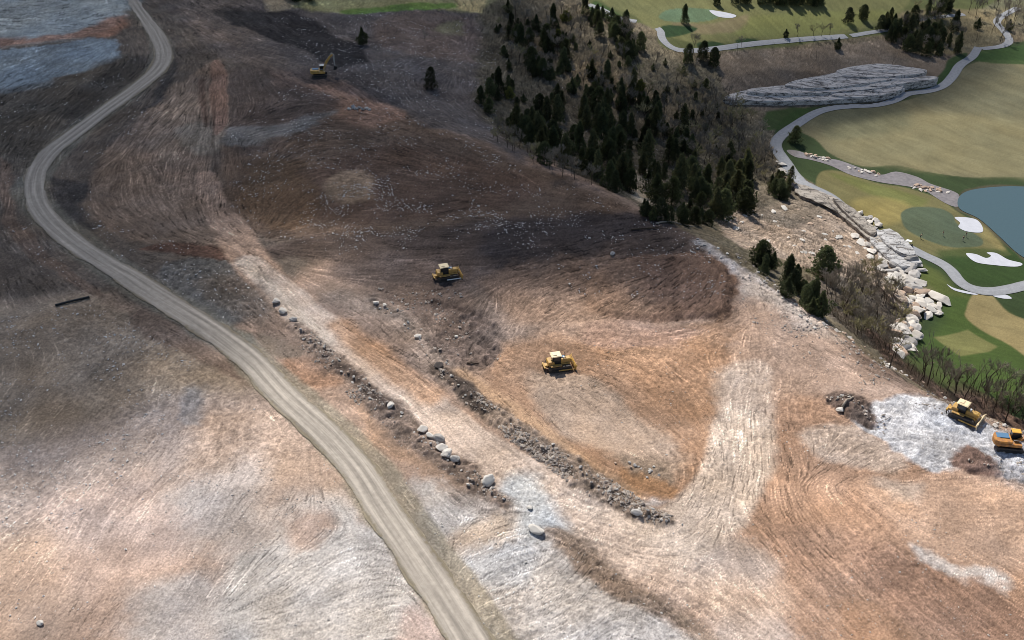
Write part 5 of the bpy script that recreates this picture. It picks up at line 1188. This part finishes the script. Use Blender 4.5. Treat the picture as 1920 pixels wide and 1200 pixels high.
mkhaki = noise_mat('khaki_cloth', (.5, .47, .38), .9, 6, .1); mdark = noise_mat('dark_cloth', (.02, .02, .025), .9, 6, .2)
person(1725, 447, R(-30), 'person in dark clothes bending over at the left end of the green', mdark, mdark, .35)
person(1768, 442, R(180), 'person in dark shirt and pale trousers in the middle of the green', mdark, mkhaki, .1)
person(1811, 444, R(200), 'person in dark shirt farther back at the right of the green', mdark, mkhaki, .1)
person(1805, 452, R(60), 'person nearer the camera at the right of the green, in dark top', mdark, mkhaki, .3)
# timber and brush
mlog = noise_mat('weathered_wood', tuple(L(190, 176, 158)), .9, 3, .2)
for i, (a, b_, l, r_) in enumerate([((1578, 768), (1598, 752), 'thick pale log leaning across the brush pile by the rock pad', .28), ((1565, 757), (1596, 745), 'thin pale pole on top of the brush pile by the rock pad', .12),
                            ((1640, 797), (1672, 782), 'thin dark branch poking out of the lower end of the brush pile', .07), ((1230, 420), (1300, 427), 'grey log lying along the ridge below the woods', .25),
                            ((876, 680), (898, 678), 'short dark log at the bottom of the hollow', .2), ((1183, 432), (1235, 428), 'dark log lying just below another near the ridge crest', .25)]):
    p, q = at(*a), at(*b_); mb = MB(); n = 6
    pts = [(p[0] + (q[0] - p[0]) * k / n, p[1] + (q[1] - p[1]) * k / n, Hs(p[0] + (q[0] - p[0]) * k / n, p[1] + (q[1] - p[1]) * k / n) + r_ * .7 + .15) for k in range(n + 1)]
    mb.tube(pts, [r_ * (1 - .4 * k / n) for k in range(n + 1)], 7); o = mb.build('log', mlog if 'pale' in l or 'grey' in l else mbark, smooth=True); tag(o, l, 'log')
p, q = at(104, 574), at(168, 558); mb = MB(); mb.tube([(p[0], p[1], Hs(*p) + .3), ((p[0] + q[0]) / 2, (p[1] + q[1]) / 2, Hs(*p) + .35), (q[0], q[1], Hs(*q) + .3)], .28, 10)
o = mb.build('drain_pipe', mblk, smooth=True); tag(o, 'black pipe lying on the grey soil where the left side track ends', 'pipe')

# ------------------------------------------------------------------ sky, sun, cloud
SUN_EL, SUN_AZ = R(50), math.atan2(-.30, 1.0)       # azimuth from +Y towards +X
sd_ = Vector((math.sin(SUN_AZ) * math.cos(SUN_EL), math.cos(SUN_AZ) * math.cos(SUN_EL), math.sin(SUN_EL)))
w = bpy.data.worlds.new('World'); bpy.context.scene.world = w; w.use_nodes = True
nt = w.node_tree; bg = nt.nodes['Background']; sk = nt.nodes.new('ShaderNodeTexSky'); sk.sky_type = 'NISHITA'; sk.sun_disc = False
sk.sun_elevation = SUN_EL; sk.sun_rotation = SUN_AZ; nt.links.new(sk.outputs[0], bg.inputs['Color']); bg.inputs['Strength'].default_value = .078
ld = bpy.data.lights.new('sun', 'SUN'); ld.energy = 4.2; ld.angle = R(.5); ld.color = (1, .955, .88)
lo = bpy.data.objects.new('sun', ld); C.objects.link(lo); lo.rotation_euler = (-sd_).to_track_quat('-Z', 'Y').to_euler(); lo.location = (0, 200, 300)
# a drifting cloud high above the hill, out of the picture, whose shade covers the upper left
SH = [(-900, -700), (900, -500), (1020, -60), (1110, 60), (1240, 120), (1400, 100), (1600, 90), (1800, 40), (1830, 110), (1770, 165), (1640, 205), (1500, 235), (1430, 300), (1370, 350), (1320, 430), (1375, 500), (1375, 570), (1260, 592), (1120, 560), (980, 545), (860, 560), (740, 520), (640, 450), (540, 450), (470, 560), (430, 640), (330, 700), (180, 780), (-100, 860), (-700, 980), (-1200, 700)]
CH = 420.0
P = []
for a, b_ in SH:
    if -100 < b_ and a > 700:
        x, y = at(a, b_); z = float(bil(ZB, x, y)); P.append((x - z * sd_.x / sd_.z, y - z * sd_.y / sd_.z))
    else: P.append(tuple(atz(a, b_)))
cxs = np.arange(-700, 560, 10.0); cys = np.arange(90, 1100, 10.0); X, Y = np.meshgrid(cxs, cys)
sdv = sd_poly(X.ravel(), Y.ravel(), [tuple(p) for p in smooth_poly(P, 4)]) + 26 * (fbm(X.ravel(), Y.ravel(), 70, 5, 4) - .5)
sw = 1 + 1.1 * sstep(20, -60, X.ravel()) * sstep(330, 250, Y.ravel()); th = sstep(-16 * sw, 24 * sw, sdv) * (30 + 14 * (fbm(X.ravel(), Y.ravel(), 60, 9, 3) - .5))
th = th.reshape(X.shape)
th[0, :] = th[-1, :] = th[:, 0] = th[:, -1] = 0
ox, oy = sd_.x / sd_.z * CH, sd_.y / sd_.z * CH
nr, nc = X.shape; V = []; Fc = []
keep = th > .01
top = -np.ones((nr, nc), int); bot = -np.ones((nr, nc), int)
near = keep.copy(); near[1:] |= keep[:-1]; near[:-1] |= keep[1:]; k2 = near.copy(); near[:, 1:] |= k2[:, :-1]; near[:, :-1] |= k2[:, 1:]
for j in range(nr):
    for i in range(nc):
        if near[j, i]:
            x, y = X[j, i] + ox, Y[j, i] + oy
            if keep[j, i]:
                top[j, i] = len(V); V.append((x, y, CH + th[j, i] * .75)); bot[j, i] = len(V); V.append((x, y, CH - th[j, i] * .25))
            else:
                top[j, i] = bot[j, i] = len(V); V.append((x, y, CH))
for j in range(nr - 1):
    for i in range(nc - 1):
        a = [(j, i), (j, i + 1), (j + 1, i + 1), (j + 1, i)]
        if all(near[q] for q in a) and any(keep[q] for q in a):
            Fc.append([int(top[q]) for q in a]); Fc.append([int(bot[q]) for q in a][::-1])
me = bpy.data.meshes.new('cloud'); me.from_pydata(V, [], Fc)
m = bpy.data.materials.new('cloud_vapour'); m.use_nodes = True; nt = m.node_tree; nt.nodes.remove(nt.nodes['Principled BSDF'])
pv = nt.nodes.new('ShaderNodeVolumePrincipled'); pv.inputs['Color'].default_value = (.95, .96, 1, 1); pv.inputs['Density'].default_value = .055; pv.inputs['Anisotropy'].default_value = .3
nt.links.new(pv.outputs[0], nt.nodes['Material Output'].inputs['Volume']); m.cycles.homogeneous_volume = True if hasattr(m.cycles, 'homogeneous_volume') else None
me.materials.append(m); o = bpy.data.objects.new('cloud', me); C.objects.link(o); tag(o, 'broad thin cloud above the hill casting the shade over its upper left', 'cloud', None, 'stuff')

# ------------------------------------------------------------------ camera and view
cd = bpy.data.cameras.new('camera'); cam = bpy.data.objects.new('camera', cd); C.objects.link(cam)
cam.location = (0, 0, CAMH); cam.rotation_euler = (math.pi / 2 - PITCH, 0, 0); cd.sensor_width = 36; cd.lens = 36 * F / 1920; cd.clip_end = 5000; cd.clip_start = 1
sc = bpy.context.scene; sc.camera = cam
sc.view_settings.view_transform = 'Standard'; sc.view_settings.look = 'None'; sc.view_settings.gamma = 1; sc.view_settings.exposure = 0.28
sc.cycles.filter_width = .9; sc.cycles.max_bounces = 4; sc.cycles.volume_bounces = 0
for k, pr in enumerate(PROTO):
    if k not in used: print('unplaced', pr.name)
print('done', time.time() - T0)
